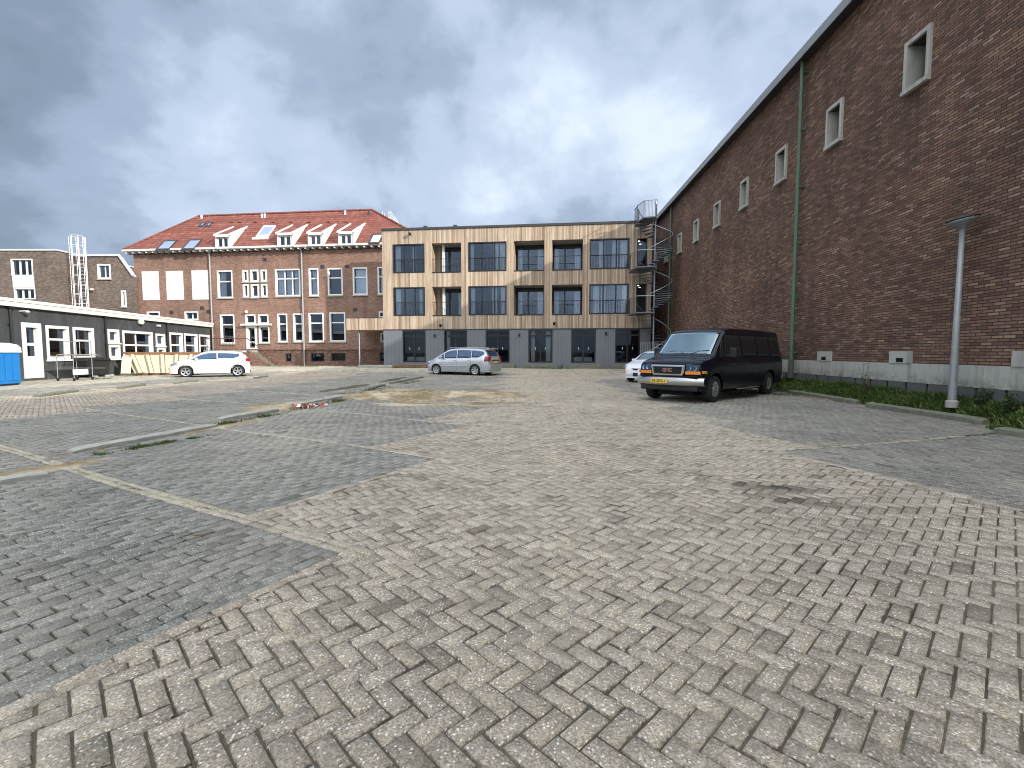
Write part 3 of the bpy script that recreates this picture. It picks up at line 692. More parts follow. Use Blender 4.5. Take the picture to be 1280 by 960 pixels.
def window(par, r, frame, glassm, cols=(1,), rows_=(1,), fw=.07, d=.18, mw=.05, proud=.02, sill=None, liner=True, name='window', label=None, curtain=None, mullgrid=None):
    x0, x1, z0, z1 = r; m = MB()
    x0 += .004; x1 -= .004; z0 += .004; z1 -= .004
    ya = -proud if liner else d-.07
    m.box(x0, x0+fw, ya, d, z0, z1); m.box(x1-fw, x1, ya, d, z0, z1)
    m.box(x0+fw, x1-fw, ya, d, z1-fw, z1); m.box(x0+fw, x1-fw, ya, d, z0, z0+fw)
    cs = np.cumsum(cols)/sum(cols); rs = np.cumsum(rows_)/sum(rows_)
    ix0, ix1, iz0, iz1 = x0+fw, x1-fw, z0+fw, z1-fw
    for c_ in cs[:-1]:
        X = ix0+(ix1-ix0)*c_; m.box(X-mw/2, X+mw/2, d-.06, d-.002, iz0, iz1)
    zb = [iz0]+[iz1-(iz1-iz0)*r_ for r_ in rs[:-1]][::-1]
    xb = [ix0]+[ix0+(ix1-ix0)*c_ for c_ in cs]
    for z in zb[1:]:
        for i in range(len(xb)-1): m.box(xb[i]+(mw/2 if i else 0), xb[i+1]-(mw/2 if i < len(xb)-2 else 0), d-.062, d-.004, z-mw/2, z+mw/2)
    o = m.build(name, frame, par)
    if label: o['label'] = label
    g = MB(); g.quad((ix0, d-.03, iz0), (ix1, d-.03, iz0), (ix1, d-.03, iz1), (ix0, d-.03, iz1)); g.build('pane', glassm, o)
    if sill: s = MB(); s.box(x0-.06, x1+.06, -.09, -.004, z0-.09, z0-.003); s.build('sill', sill, o)
    for (ca, cb) in (curtain or ()):
        c_ = MB(); n = 14; xa = ix0+(ix1-ix0)*ca; xc = ix0+(ix1-ix0)*cb
        P = [[(xa+(xc-xa)*i/n, d+.12+.035*math.sin(i*1.9), z) for z in (iz0, iz1)] for i in range(n+1)]
        c_.grid(P); c_.build('curtain', M['curtain'], o, smooth=True)
    return o
# ------------------------------------------------------------------ 1. brick hall on the right
def hx(y): return 9.13+.055*y
YF, YN = 47.0, -13.0
HF = Frame((hx(YF), YF), (hx(YN), YN)); HZ = 11.28; HL = HF.len
hall = thing('brick_hall', 'huge dark purplish brown brick hall with a long windowed blank wall filling the right side', 'hall', (*HF.o, 0), HF.rz)
k_ = math.sqrt(1+.055**2)
def hloc(y): return (YF-y)*k_
wins = []
for i in range(10):
    yc = 12.05+3.25*(i-1)
    a_ = hloc(yc+.38); wins.append((a_, a_+.76, 7.84, 8.90))
m = MB(); wall(m, HL, .9, HZ, wins, .42)
m.quad((0,.02,0),(HL,.02,0),(HL,.02,.9),(0,.02,.9))
m.quad((0,0,.9),(0,14,.9),(0,14,HZ),(0,0,HZ)); m.quad((HL,0,0),(HL,14,0),(HL,14,HZ),(HL,0,HZ)); m.quad((0,14,0),(HL,14,0),(HL,14,HZ),(0,14,HZ))
m.build('wall', M['hall_brick'], hall)
m = MB(); m.box(-.2, HL+.2, -.002, 14, HZ+.003, HZ+.22); m.build('roof', M['roof_felt'], hall)
m = MB(); m.box(-.3, HL+.3, -.34, -.004, HZ-.02, HZ+.04, 0); m.box(-.3, HL+.3, -.37, -.341, HZ-.04, HZ+.22, 1); m.box(-.3, HL+.3, -.36, -.22, HZ+.221, HZ+.27, 2)
m.build('eave', [M['dark_trim'], M['lamp_grey'], M['grey_pipe']], hall)
for (a_, b_, c_, d_) in wins:
    m = MB(); t_ = .10
    m.box(a_-.02, a_+t_-.02, -.07, .40, c_, d_); m.box(b_-t_+.02, b_+.02, -.07, .40, c_, d_)
    m.box(a_-.02, b_+.02, -.07, .40, d_+.001, d_+t_); m.box(a_-.02, b_+.02, -.11, .40, c_-.10, c_-.001)
    w_ = m.build('window', M['band_paint'], hall)
    m = MB(); m.box(a_+t_, b_-t_, .36, .41, c_, d_); m.build('pane', M['black_frame'], w_)
    m = MB()
    for s_ in range(11):
        zz = c_+.06+s_*.112; m.quad((a_+.16, .22, zz), (b_-.14, .22, zz), (b_-.14, .31, zz+.07), (a_+.16, .31, zz+.07))
    m.build('louvre', M['dark_trim'], w_)
m = MB(); m.box(-.02, HL, -.035, .018, .64, 1.10); ys_ = [12.08+3.22*(i-2) for i in range(13)]
m.build('painted_band', M['band_paint'], hall)
for yy in ys_:
    a_ = hloc(yy+.36); m = MB(); m.box(a_, a_+.72, -.055, .015, 1.101, 1.40); 
    bl = m.build('vent_block', M['band_paint'], hall)
    m = MB(); m.box(a_+.25, a_+.48, -.06, -.0555, 1.13, 1.23); m.build('grille', M['black_frame'], bl)
m = MB(); x_ = 0
while x_ < HL: m.box(x_+.03, x_+.60, -.03, .015, -.05, .635); x_ += .64
m.box(0, HL, .004, .016, -.05, .63, 1)
m.build('stone_plinth', [M['dark_stone'], M['black_frame']], hall)
def downpipe(par, xl, z0, z1, mat, r_=.055, y=-.10, shoe=True, head=False):
    m = MB(); m.tube([(xl, y, z0), (xl, y, z1-.3), (xl, y, z1)], r_, 10)
    zz = z0+.6
    while zz < z1-.2: m.box(xl-r_-.015, xl+r_+.015, y-.02, -.003, zz, zz+.04); zz += 1.9
    if head: m.box(xl-.12, xl+.12, y-.10, -.003, z1-.05, z1+.16)
    p = m.build('downpipe', mat, par)
    if shoe: m = MB(); m.tube([(xl, y, z0-.28), (xl, y, z0+.35)], r_+.03, 10); m.build('pipe_shoe', M['dark_stone'], p)
    return p
xp, _ = HF.at(1001, 300); downpipe(hall, xp, .75, HZ-.03, M['green_pipe'], .058, -.17)
xp, _ = HF.at(838, 400); downpipe(hall, xp, .3, HZ-.03, M['green_pipe'], .06, -.12)
m = MB(); xj, _ = HF.at(962, 400); m.box(xj, xj+.025, -.004, -.002, 1.2, HZ-.05); m.build('expansion_joint', M['black_frame'], hall)
# ------------------------------------------------------------------ 2. timber clad apartment block
MF = Frame((-160/600*35.9, 35.9), (155/600*33.7, 33.7))
x_end = MF.at(813.5, 400)[0]; MZ = 10.30
block = thing('apartment_block', 'modern three storey flat roofed block clad in pale upright timber over grey panels', 'building', (*MF.o, 0), MF.rz)
ZS = 3.06
up = []
for (xa, xb, kind) in ((491.4,530.8,'w'), (540,576.5,'l'), (585.5,633.2,'w'), (642.5,680,'l'), (690,728.3,'l'), (737,786.3,'w')):
    x0 = MF.at(xa, 340)[0]; x1 = MF.at(xb, 340)[0]
    up.append((x0, x1, 4.05, 6.13, kind, 0)); up.append((x0, x1, 7.17, 9.25, kind, 1))
gx0 = MF.at(795.5, 340)[0]; gx1 = MF.at(808.5, 340)[0]
up.append((gx0, gx1, 4.0, 6.1, 'g', 0)); up.append((gx0, gx1, 7.0, 9.2, 'g', 1))
gr_ = []
for (xa, xb) in ((503.3,532), (555,584), (607,637), (660.5,690.7), (714,744.5), (769,800)):
    gr_.append((MF.at(xa, 430)[0], MF.at(xb, 430)[0], .62, 2.98, 'd', 0))
opens = [o[:4] for o in up+gr_]
m = MB(); wall(m, x_end, .2, MZ, opens, .16, 0, 0, (ZS, 1))
D1, D2, XJ = 1.2, 13.0, 4.2                 # shallow beside the old building, deep further right
m.quad((0,0,ZS),(0,D1,ZS),(0,D1,MZ),(0,0,MZ)); m.quad((0,0,.2),(0,D1,.2),(0,D1,ZS),(0,0,ZS), 1)
m.quad((x_end,0,.2),(x_end,D2,.2),(x_end,D2,MZ),(x_end,0,MZ)); m.quad((0,D1,.2),(XJ,D1,.2),(XJ,D1,MZ),(0,D1,MZ)); m.quad((XJ,D1,.2),(XJ,D2,.2),(XJ,D2,MZ),(XJ,D1,MZ)); m.quad((XJ,D2,.2),(x_end,D2,.2),(x_end,D2,MZ),(XJ,D2,MZ))
m.build('wall', [M['wood_boards'], M['grey_panel']], block)
# dark rooms behind the openings
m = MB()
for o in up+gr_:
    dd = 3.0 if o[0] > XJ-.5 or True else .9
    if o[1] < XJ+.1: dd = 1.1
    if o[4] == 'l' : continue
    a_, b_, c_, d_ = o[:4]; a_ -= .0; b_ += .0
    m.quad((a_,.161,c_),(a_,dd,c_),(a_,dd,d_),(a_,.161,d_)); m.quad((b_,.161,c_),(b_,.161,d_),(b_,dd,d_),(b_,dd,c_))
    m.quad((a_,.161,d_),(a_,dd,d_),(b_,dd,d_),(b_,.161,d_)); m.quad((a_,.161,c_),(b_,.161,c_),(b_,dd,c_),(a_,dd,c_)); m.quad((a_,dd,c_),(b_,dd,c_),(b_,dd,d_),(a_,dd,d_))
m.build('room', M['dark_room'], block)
m = MB(); m.box(-.03, x_end+.03, -.05, D1+.02, MZ+.002, MZ+.10); m.box(XJ, x_end+.03, D1+.021, D2, MZ+.002, MZ+.09)
m.build('roof', M['roof_felt'], block)
m = MB(); m.box(-.03, x_end+.03, -.055, -.003, MZ-.06, MZ+.0); m.box(0, x_end, -.03, -.003, ZS-.06, ZS); m.build('trim', M['dark_trim'], block)
def bars(m, x0, x1, y, z0, z1, step, r_=.011):
    m.box(x0, x1, y-.02, y+.02, z1-.035, z1); x = x0+step
    while x < x1-.02: m.box(x-r_/2, x+r_/2, y-r_/2, y+r_/2, z0, z1-.035); x += step
CUR = {0: ((.02,.18),(.82,.92)), 1: ((.02,.20),(.60,.72)), 4: ((.02,.14),(.62,.76),(.86,.98)), 5: ((.02,.11),(.66,.80),(.84,.98)), 10: ((.08,.24),(.30,.42),(.86,.98)), 11: ((.22,.38),(.58,.74),(.80,.98))}
for i, o in enumerate(up):
    a_, b_, c_, d_, kind, fl = o
    if kind == 'w':
        n = 3 if b_-a_ > 2.3 else 3
        w_ = window(block, o[:4], M['black_frame'], M['glass'], (1.0,1.0,.9), (1,), .075, .13, .085, .03, None, True, 'window', None, CUR.get(i))
        m = MB(); bars(m, a_+.08, b_-.08, .02, c_+.08, c_+.98, .105, .012); m.build('railing', M['dark_metal'], w_)
    elif kind == 'l':
        dp = 1.02 if b_ < XJ+.2 else 1.6
        m = MB(); e = .003
        m.quad((a_+e,.161,c_+e),(a_+e,dp,c_+e),(a_+e,dp,d_-e),(a_+e,.161,d_-e), 0); m.quad((b_-e,.161,c_+e),(b_-e,.161,d_-e),(b_-e,dp,d_-e),(b_-e,dp,c_+e), 0)
        m.quad((a_+e,.161,d_-e),(a_+e,dp,d_-e),(b_-e,dp,d_-e),(b_-e,.161,d_-e), 1); m.quad((a_+e,.161,c_+e),(b_-e,.161,c_+e),(b_-e,dp,c_+e),(a_+e,dp,c_+e), 2)
        bal = m.build('balcony', [M['wood_boards'], M['concrete'], M['concrete']], block)
        m = MB(); x0, x1, z0, z1 = a_+.05, b_-.05, c_+.02, d_-.28
        for (q0, q1) in ((x0, x0+.07), ((x0+x1)/2-.05-.18, (x0+x1)/2+.05-.18), (x1-.07, x1)): m.box(q0, q1, dp-.12, dp-.02, z0, z1)
        m.box(x0, x1, dp-.125, dp-.015, z1+.001, d_-.02); m.box(x0, x1, dp-.122, dp-.018, z0-.01, z0+.09)
        m.build('door_frame', M['black_frame'], bal)
        g = MB(); g.quad((x0,dp-.06,z0),(x1,dp-.06,z0),(x1,dp-.06,z1),(x0,dp-.06,z1)); g.build('pane', M['glass'], bal)
        if i % 2 == 0 or b_ > 9:
            for (ca, cb) in ((.03,.2),(.75,.97)):
                c_2 = MB(); c_2.grid([[(x0+(x1-x0)*(ca+(cb-ca)*q_/10), dp-.03+.012*math.sin(q_*1.9), z) for z in (z0+.1, z1)] for q_ in range(11)]); c_2.build('curtain', M['curtain'], bal, smooth=True)
        g = MB(); g.quad((x0,dp-.01,z0),(x1,dp-.01,z0),(x1,dp-.01,z1),(x0,dp-.01,z1)); g.build('backing', M['dark_room'], bal)
        m = MB(); bars(m, a_+.02, b_-.02, .06, c_+.05, c_+.98, .12, .012); m.build('railing', M['dark_metal'], bal)
        m = MB(); m.box(a_+.01, b_-.01, -.02, .15, c_-.05, c_+.03); m.build('ledge', M['black_frame'], bal)
        if xa and a_ < XJ: m = MB(); m.box(a_+.62, a_+.80, .55, .72, c_+.004, d_-.004); m.build('post', M['white_paint'], bal)
    else:
        w_ = window(block, o[:4], M['black_frame'], M['glass_clear'], (1,), (1,), .05, .13, .05, .01, None, True, 'window', 'dark stairwell opening with small lit ceiling lamps')
        m = MB(); m.lathe([(0, 0), (.07, 0), (.07, -.03), (0, -.03)], ((a_+b_)/2-.12, .7, d_-.02), n=10); m.lathe([(0, 0), (.07, 0), (.07, -.03), (0, -.03)], ((a_+b_)/2+.12, 1.7, d_-.02), n=10)
        m.build('ceiling_lamp', M['lit_lamp'], w_)
GC = {1: ((.06,.20),), 3: ((.06,.24),(.74,.97)), 4: ()}
for i, o in enumerate(gr_):
    w_ = window(block, o[:4], M['black_frame'], M['glass_door'], (1,1), (.18,1), .085, .13, .11, .01, None, True, 'glass_door', None, GC.get(i))
    m = MB()
    for sx in (-1, 1): m.box((o[0]+o[1])/2+sx*.35-.02, (o[0]+o[1])/2+sx*.35+.02, .055, .085, 1.55, 1.72)
    m.build('handle', M['light_metal'], w_)
    if i in (0, 4):                         # a low white bed seen through the glass
        m = MB(); m.box(o[0]+.15, o[1]-.2, .42, 1.0, .66, 1.02); m.build('bed', M['curtain'], w_, bevel=.06)
for px in (533+12, 648, 725+33, 838-250+10):
    pass
for (px, py) in ((543.5, 419.5), (649, 418.5), (757.5, 416.5)):
    x, z = MF.at(px, py); m = MB(); m.box(x-.07, x+.07, -.13, -.003, z-.08, z+.08); m.build('wall_lamp', M['black_frame'], block)
for (px, py) in ((513.5, 292.5), (551.5, 406.5), (693, 404)):
    x, z = MF.at(px, py); m = MB(); m.lathe([(0, -.16), (.05, -.16), (.11, -.02), (.11, .05), (0, .07)], (x, -.2, z), n=12); m.box(x-.03, x+.03, -.16, -.003, z-.02, z+.03); m.build('wall_lamp', M['black_frame'], block)
for (px, py) in ((530.5, 288.5), (568, 286.7)):
    x, z = MF.at(px, py); m = MB(); m.box(x-.12, x+.12, .15, .4, MZ+.10, MZ+.26); m.build('roof_vent', M['dark_trim'], block)
# canopy to the left of the block, a part of it, resting on one post
cx0 = MF.at(433, 405)[0]
m = MB(); m.box(cx0, -.004, .0, 2.9, 3.02, 3.90); m.build('canopy', M['wood_boards'], block)
m = MB(); m.box(cx0-.02, 0, -.02, 2.9, 3.905, 3.95); m.build('canopy_trim', M['dark_trim'], block)
px_ = MF.at(447, 430)[0]; m = MB(); m.tube([(px_, .3, .22), (px_, .3, 3.02)], .055, 10); m.build('canopy_post', M['galvanised'], block)
# entrance slab and door steps on the ground
def slab(name, x0, x1, y0, y1, z0, z1, mat, label, grp=None, cat='step'):
    m = MB(); m.box(x0, x1, y0, y1, z0, z1); o = m.build(name, mat, bevel=.02); o.location = (*MF.o, 0); o.rotation_euler = (0, 0, MF.rz); tag(o, label, cat, grp); return o
xa_, xb_ = MF.at(455, 455)[0], MF.at(497, 455)[0]
slab('entrance_slab', xa_, xb_, -1.1, -.06, .15, .42, M['light_metal'] if False else M['concrete'], 'pale raised entrance slab under the timber canopy', None, 'slab')
sx = [o[:2] for o in gr_]
labs = ('wide brown door step left of the silver car, below the leftmost glass doors', 'brown door step partly behind the silver car', 'brown door step just right of the silver car',
        'brown door step below the glass doors with two curtains', 'brown door step below the glass doors left of the white car', 'brown door step behind the white car by the spiral stair')
for i, (a_, b_) in enumerate(sx):
    slab('door_step', a_-.35 if i else a_-.6, b_+(.45 if i != 0 else 1.6), -.75, -.04, .16, .47, M['old_plinth_brick'] if i in (0, 1) else M['kerb_mossy'], labs[i], 'door steps along the grey panels')
# ------------------------------------------------------------------ 3. old brick building with the red hipped roof
OF = Frame((-32.45, 41.775), (-160/600*39.2, 39.2))
old = thing('old_brick_building', 'old reddish brick building with a red tiled hipped roof, white windows and dormers', 'building', (*OF.o, 0), OF.rz)
OL = OF.len+3.6; OZ = 9.85; OD = 6.0
W = []
def ow(xa, xb, yt, yb, cols=(1,), rows_=(1,), kind='w', cur=None, fw=.11): W.append((OF.rect(xa, xb, yt, yb), cols, rows_, kind, cur, fw))
for q_ in ((178,199,339,375.5), (208,229.5,338.5,375), (240,261,337.7,374.7)): ow(*q_, kind='b')
ow(271.6,291,338,372.6,(1,),(1,1.6),cur=((0,.4),)); ow(303,310.5,337.5,352.5,fw=.14); ow(312.7,323.3,337,352.5,fw=.14); ow(325.8,333.8,337,352,fw=.14)
ow(303.6,311.3,355,371.8,fw=.14); ow(313.6,324,355,372,fw=.14); ow(326.3,334.5,354.7,371.5,fw=.14)
ow(344,375.6,336,370.5,(1,1,1),(1,2),cur=((0,.28),(.38,.6),(.72,1))); ow(386,398.5,335.3,370,(1,),(1,1.9),cur=((.1,.9),)); ow(409.7,428.5,335,369.3,(1,),(1,2)); ow(441,459.5,334.2,368.7,(1,),(1,2),cur=((0,1),)); ow(472,490,333.4,368,(1,),(1,2),cur=((.1,.9),))
ow(275.5,293.5,393,429.5,(1,),(1,2)); ow(306.5,319.5,393,404.8); ow(322.5,335.7,393,404.8); ow(307.7,321.5,407,437.6,(1,),(2.4,1),'d'); ow(323.7,337,407.5,429,(1,),(1,))
ow(347,359.5,392,427.7,(1,),(1,1.9)); ow(366.5,379,391.8,427.2,(1,),(1,1.9)); ow(386,405,391,427.4,(1,),(1,2)); ow(412,432,390.3,427,(1,),(1,2))
ow(183.5,200,389.3,396); ow(230.7,248,389.2,400,(1,1)); ow(473.5,490,389,397); ow(475.5,490,416,427)
B_ = [OF.rect(*q_) for q_ in ((356.5,364.2,441.7,452), (388.5,405.5,441.5,452), (414,432,441,451.5), (474.5,488,440,452))]
pl = OF.at(400, 437)[1]
opens = [w_[0] for w_ in W]+B_
m = MB(); wall(m, OL, .1, OZ, opens, .26, 0, 0, (pl, 1))
m.quad((0,0,.1),(0,OD,.1),(0,OD,OZ),(0,0,OZ)); m.quad((OL,0,.1),(OL,OD,.1),(OL,OD,OZ),(OL,0,OZ)); m.quad((0,OD,.1),(OL,OD,.1),(OL,OD,OZ),(0,OD,OZ))
m.build('wall', [M['old_brick'], M['old_plinth_brick']], old)
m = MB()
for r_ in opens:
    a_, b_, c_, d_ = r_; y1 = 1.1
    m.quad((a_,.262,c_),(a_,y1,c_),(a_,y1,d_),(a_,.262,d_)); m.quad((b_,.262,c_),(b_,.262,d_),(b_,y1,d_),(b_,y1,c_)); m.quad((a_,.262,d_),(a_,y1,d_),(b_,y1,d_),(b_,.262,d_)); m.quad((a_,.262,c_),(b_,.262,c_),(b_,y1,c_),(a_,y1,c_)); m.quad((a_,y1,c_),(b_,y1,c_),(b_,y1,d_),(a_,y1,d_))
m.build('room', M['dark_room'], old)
for (r_, cols, rs_, kind, cur, fw) in W:
    if kind == 'b':
        m = MB(); m.box(r_[0]+.01, r_[1]-.01, -.03, .05, r_[2]+.01, r_[3]-.01); m.build('blank_panel', M['blank_panel'], old)
    elif kind == 'd': window(old, r_, M['white_paint'], M['glass_dark'], cols, rs_, .20, .22, .12, .02, None, True, 'door')
    else: window(old, r_, M['white_paint'], M['glass_dark'] if not cur else M['glass'], cols, rs_, fw, .2, .10, .02, M['concrete'], True, 'window', None, cur)
for r_ in B_: window(old, r_, M['dark_trim'], M['glass_dark'], (1,), (1,), .06, .2, .04, -.05, None, True, 'basement_window')
m = MB(); m.box(-.03, OL, -.06, -.003, pl-.06, pl+.05); m.build('string_course', M['old_plinth_brick'], old)
r_ = OF.rect(303, 340, 405.2, 407); m = MB(); m.box(r_[0], r_[1], -.28, -.021, r_[2], r_[3]+.02); m.build('door_hood', M['white_paint'], old)
m = MB()                                    # cornice: white gutter box on a row of brackets
m.box(-.55, OL+.3, -.55, -.02, OZ+.03, OZ+.18, 0); x_ = -.3
while x_ < OL: m.box(x_, x_+.13, -.46, -.003, OZ-.13, OZ+.029, 0); x_ += .62
m.box(-.5, OL+.3, -.06, -.004, OZ-.17, OZ-.131, 1)
m.box(-.55, -.02, -.549, OD, OZ+.031, OZ+.179, 0)
m.build('cornice', [M['white_paint'], M['dark_trim']], old)
rzt = 14.45; e_ = .5
rxl = OF.at(248, 360)[0]; 
def roof_at(px, py, D):                     # local x, z of a sight line at depth y=D behind the facade
    r = ray(px, py); ox, oy = OF.world(0, D)[:2]; t = ((ox*OF.n[0]+oy*OF.n[1])/(r[0]*OF.n[0]+r[1]*OF.n[1]))
    return ((r[0]*t-OF.o[0])*OF.d[0]+(r[1]*t-OF.o[1])*OF.d[1], CAMH+r[2]*t)
run = 3.0; xl, rz1 = roof_at(249, 269, run); xr, rz2 = roof_at(465, 263.5, run); rzt = (rz1+rz2)/2; ez = OZ+.16
pitch_s = (rzt-ez)/(run+e_)
Rv = [(-e_,-e_,ez),(OL+e_,-e_,ez),(OL+e_,2*run+e_,ez),(-e_,2*run+e_,ez),(xl,run,rzt),(xr,run,rzt)]
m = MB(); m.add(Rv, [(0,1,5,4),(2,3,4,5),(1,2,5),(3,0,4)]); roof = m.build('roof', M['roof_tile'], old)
m = MB(); m.tube([Rv[4], Rv[5]], .11, 8); m.tube([Rv[0], Rv[4]], .10, 8); m.tube([Rv[1], Rv[5]], .10, 8); m.tube([Rv[3], Rv[4]], .1, 8); m.tube([Rv[2], Rv[5]], .1, 8); m.build('ridge_tile', M['rust'] if False else M['roof_tile'], roof)
def on_roof(px, py):                        # sight line onto the front slope
    r = Vector(ray(px, py)); o = Vector((OF.o[0], OF.o[1], 0)); n3 = Vector((OF.n[0], OF.n[1], 0)); u3 = Vector((OF.d[0], OF.d[1], 0))
    nn = Vector((0, 0, 1))-n3*pitch_s       # plane z = ez + s*(y+e)
    p0 = o-n3*e_+Vector((0, 0, ez)); c0 = Vector((0, 0, CAMH)); t = (p0-c0).dot(nn)/r.dot(nn); P_ = c0+r*t-o
    return (P_.dot(u3), P_.dot(n3), P_.z)
def slope_z(y): return ez+pitch_s*(y+e_)
for (xa, xb, yt, yb, two) in ((197,219.5,301,313,0), (229,250.5,300,312.5,0), (249.5,256,278.5,284,0), (257.5,264.5,278.5,284,0), (322,343,283,296,1), (461,479,293,305,0)):
    P0 = on_roof((xa+xb)/2-4, yb); P1 = on_roof((xa+xb)/2+4, yt)
    wd = (xb-xa-5)/600*43/2 if xb-xa > 10 else .22
    cx_ = (P0[0]+P1[0])/2; y0, y1 = P0[1], P1[1]; fr = MB(); h_ = .09
    def bar(x0, x1, ya, yb_, mi=0):
        v = [(x0,ya,slope_z(ya)),(x1,ya,slope_z(ya)),(x1,yb_,slope_z(yb_)),(x0,yb_,slope_z(yb_))]; v += [(a_,b_,c_+h_) for a_,b_,c_ in v]
        fr.add(v, [(4,5,6,7),(0,1,5,4),(1,2,6,5),(2,3,7,6),(3,0,4,7)], mi)
    bar(cx_-wd, cx_-wd+.1, y0, y1); bar(cx_+wd-.1, cx_+wd, y0, y1); bar(cx_-wd+.1, cx_+wd-.1, y0, y0+.1); bar(cx_-wd+.1, cx_+wd-.1, y1-.1, y1)
    if two: bar(cx_-wd-.2, cx_+wd+.1, y0-.25, y0-.1)
    sk = fr.build('skylight', M['white_paint'] if two else M['dark_trim'], old)
    g = MB(); g.quad(*[(a_, b_, slope_z(b_)+.05) for a_, b_ in ((cx_-wd+.1,y0+.1),(cx_+wd-.1,y0+.1),(cx_+wd-.1,y1-.1),(cx_-wd+.1,y1-.1))]); g.build('pane', M['skypane'] if 'skypane' in M else M['windscreen'], sk)
for (xa, xb, yt, yb) in ((268.5,289,295,310), (346,367.5,292.8,308), (384.5,405,292.2,307.3), (422.5,443,291.2,306.5)):
    P0 = on_roof((xa+xb)/2, yb); y0 = P0[1]; x0 = OF.at(xa, 340)[0]; zb_ = P0[2]
    sc = (39.2+2.7*(1-(P0[0]/OF.len))+y0)/600; x0 = P0[0]-(xb-xa)/2*sc; x1 = P0[0]+(xb-xa)/2*sc; zt_ = zb_+(yb-yt)*sc
    s2_ = .55; yb2 = y0+((zt_-slope_z(y0)))/(pitch_s-s2_); zt2 = zt_+s2_*(yb2-y0)
    m = MB()                                # white cheeks and front
    for X in (x0, x1-.12): m.prism([(y0, zb_), (y0, zt_), (yb2, zt2), (y0+.02, zb_)], 'x', X, X+.12)
    dm = m.build('dormer', M['white_paint'], old)
    m = MB(); m.box(x0+.12, x1-.12, y0+.03, y0+.12, zb_, zb_+.12); m.box(x0+.12, x1-.12, y0+.03, y0+.12, zt_-.22, zt_); m.box(x0+.12, x0+.28, y0+.03, y0+.12, zb_+.12, zt_-.22); m.box(x1-.28, x1-.12, y0+.03, y0+.12, zb_+.12, zt_-.22); xm = (x0+x1)/2; m.box(xm-.07, xm+.07, y0+.03, y0+.12, zb_+.12, zt_-.22)
    m.build('front', M['white_paint'], dm)
    g = MB(); g.quad((x0+.28,y0+.09,zb_+.12),(x1-.28,y0+.09,zb_+.12),(x1-.28,y0+.09,zt_-.22),(x0+.28,y0+.09,zt_-.22)); g.build('pane', M['glass_dark'], dm)
    g = MB(); g.quad((x0+.12,y0+.4,zb_),(x1-.12,y0+.4,zb_),(x1-.12,y0+.4,zt_),(x0+.12,y0+.4,zt_)); g.build('backing', M['dark_room'], dm)
    m = MB(); ov = .14
    v = [(x0+.1,y0-.05,zt_+.0),(x1-.1,y0-.05,zt_+.0),(x1-.1,yb2+.1,zt2+.02),(x0+.1,yb2+.1,zt2+.02)]; v = v+[(a_,b_,c_+.06) for a_,b_,c_ in v]
    m.add(v, [(0,3,2,1),(4,5,6,7),(0,1,5,4),(1,2,6,5),(2,3,7,6),(3,0,4,7)]); m.build('dormer_roof', M['roof_tile'], dm)
    m = MB()
    for X in (x0-.05, x1-.10): 
        v = [(X,y0-.12,zt_-.04),(X+.16,y0-.12,zt_-.04),(X+.16,yb2+.25,zt2+.08),(X,yb2+.25,zt2+.08)]; v = v+[(a_,b_,c_+.15) for a_,b_,c_ in v]
        m.add(v, [(0,3,2,1),(4,5,6,7),(0,1,5,4),(1,2,6,5),(2,3,7,6),(3,0,4,7)])
    m.box(x0-.05+.16, x1-.10, y0-.12, y0-.055, zt_-.14, zt_+.07)
    m.build('verge_board', M['white_paint'], dm)
for (px, zb0) in ((265.5, .2), (379.5, .2)):
    xp = OF.at(px, 380)[0]; downpipe(old, xp, .25, OZ-.03, M['grey_pipe'], .06, -.12, False)
for (px, py) in ((331,324.5),(403,333.5),(434,333),(444,387),(214.5,390.5),(252.5,385),(260.5,389.5)):
    x, z = OF.at(px, py); m = MB(); m.box(x-.17, x+.17, -.02, -.003, z-.14, z+.14); m.build('wall_vent', M['dark_trim'], old)
x, z = OF.at(309.5, 390); m = MB(); m.lathe([(0,-.14),(.10,-.1),(.14,0),(.10,.1),(0,.12)], (x,-.15,z), n=12); m.build('wall_lamp', M['globe'], old)
for (px, py) in ((327.5,270.5),(331,270.3),(431.5,266.5),(252,271.8),(461,267)):
    p_ = on_roof(px, py+1); m = MB(); m.tube([(p_[0],p_[1],p_[2]-.1),(p_[0],p_[1],p_[2]+.28)], .09, 8); m.build('roof_vent', M['white_paint'] if px != 461 else M['dark_trim'], old)
for px in (267, 290, 300, 320, 342, 364, 387, 411, 433):
    p_ = on_roof(px, 277.5); m = MB(); m.obox(Vector((p_[0],p_[1],p_[2]+.05)), .3, .25, .12); m.build('vent_tile', M['rust'], old)
# porch with steps and iron rails in front of the old building
xa_, xm_, xb_ = OF.at(282, 440)[0], OF.at(323.5, 440)[0], OF.at(348, 452)[0]; lz = OF.at(310, 438)[1]
po = thing('porch', 'raised stone porch with side steps and thin rusty railing at the old brick building', 'porch', OF.world(0, 0), OF.rz)
m = MB(); m.box(xa_-.8, xm_, -1.5, -.065, lz-.16, lz, 0)
m.box(xm_-.25, xm_, -1.5, -.065, .2, lz-.161, 1); m.box(xa_-.8, xa_-.5, -1.5, -.065, .2, lz-.161, 1); m.box(xa_-.5, xm_-.25, -.09, -.066, .2, lz-.161, 2)  # black sheet on the wall paints the darkness of the opening under the landing
m.build('landing', [M['concrete'], M['old_plinth_brick'], M['black_frame']], po)
m = MB(); ns = 7; dz_ = (lz-.22)/ns; dx_ = (xb_-xm_)/ns
for i in range(ns): m.box(xm_+i*dx_+.002, xm_+(i+1)*dx_+.02, -1.22, -.3, .2, lz-(i+1)*dz_+.02)
m.build('steps', M['kerb_mossy'], po)
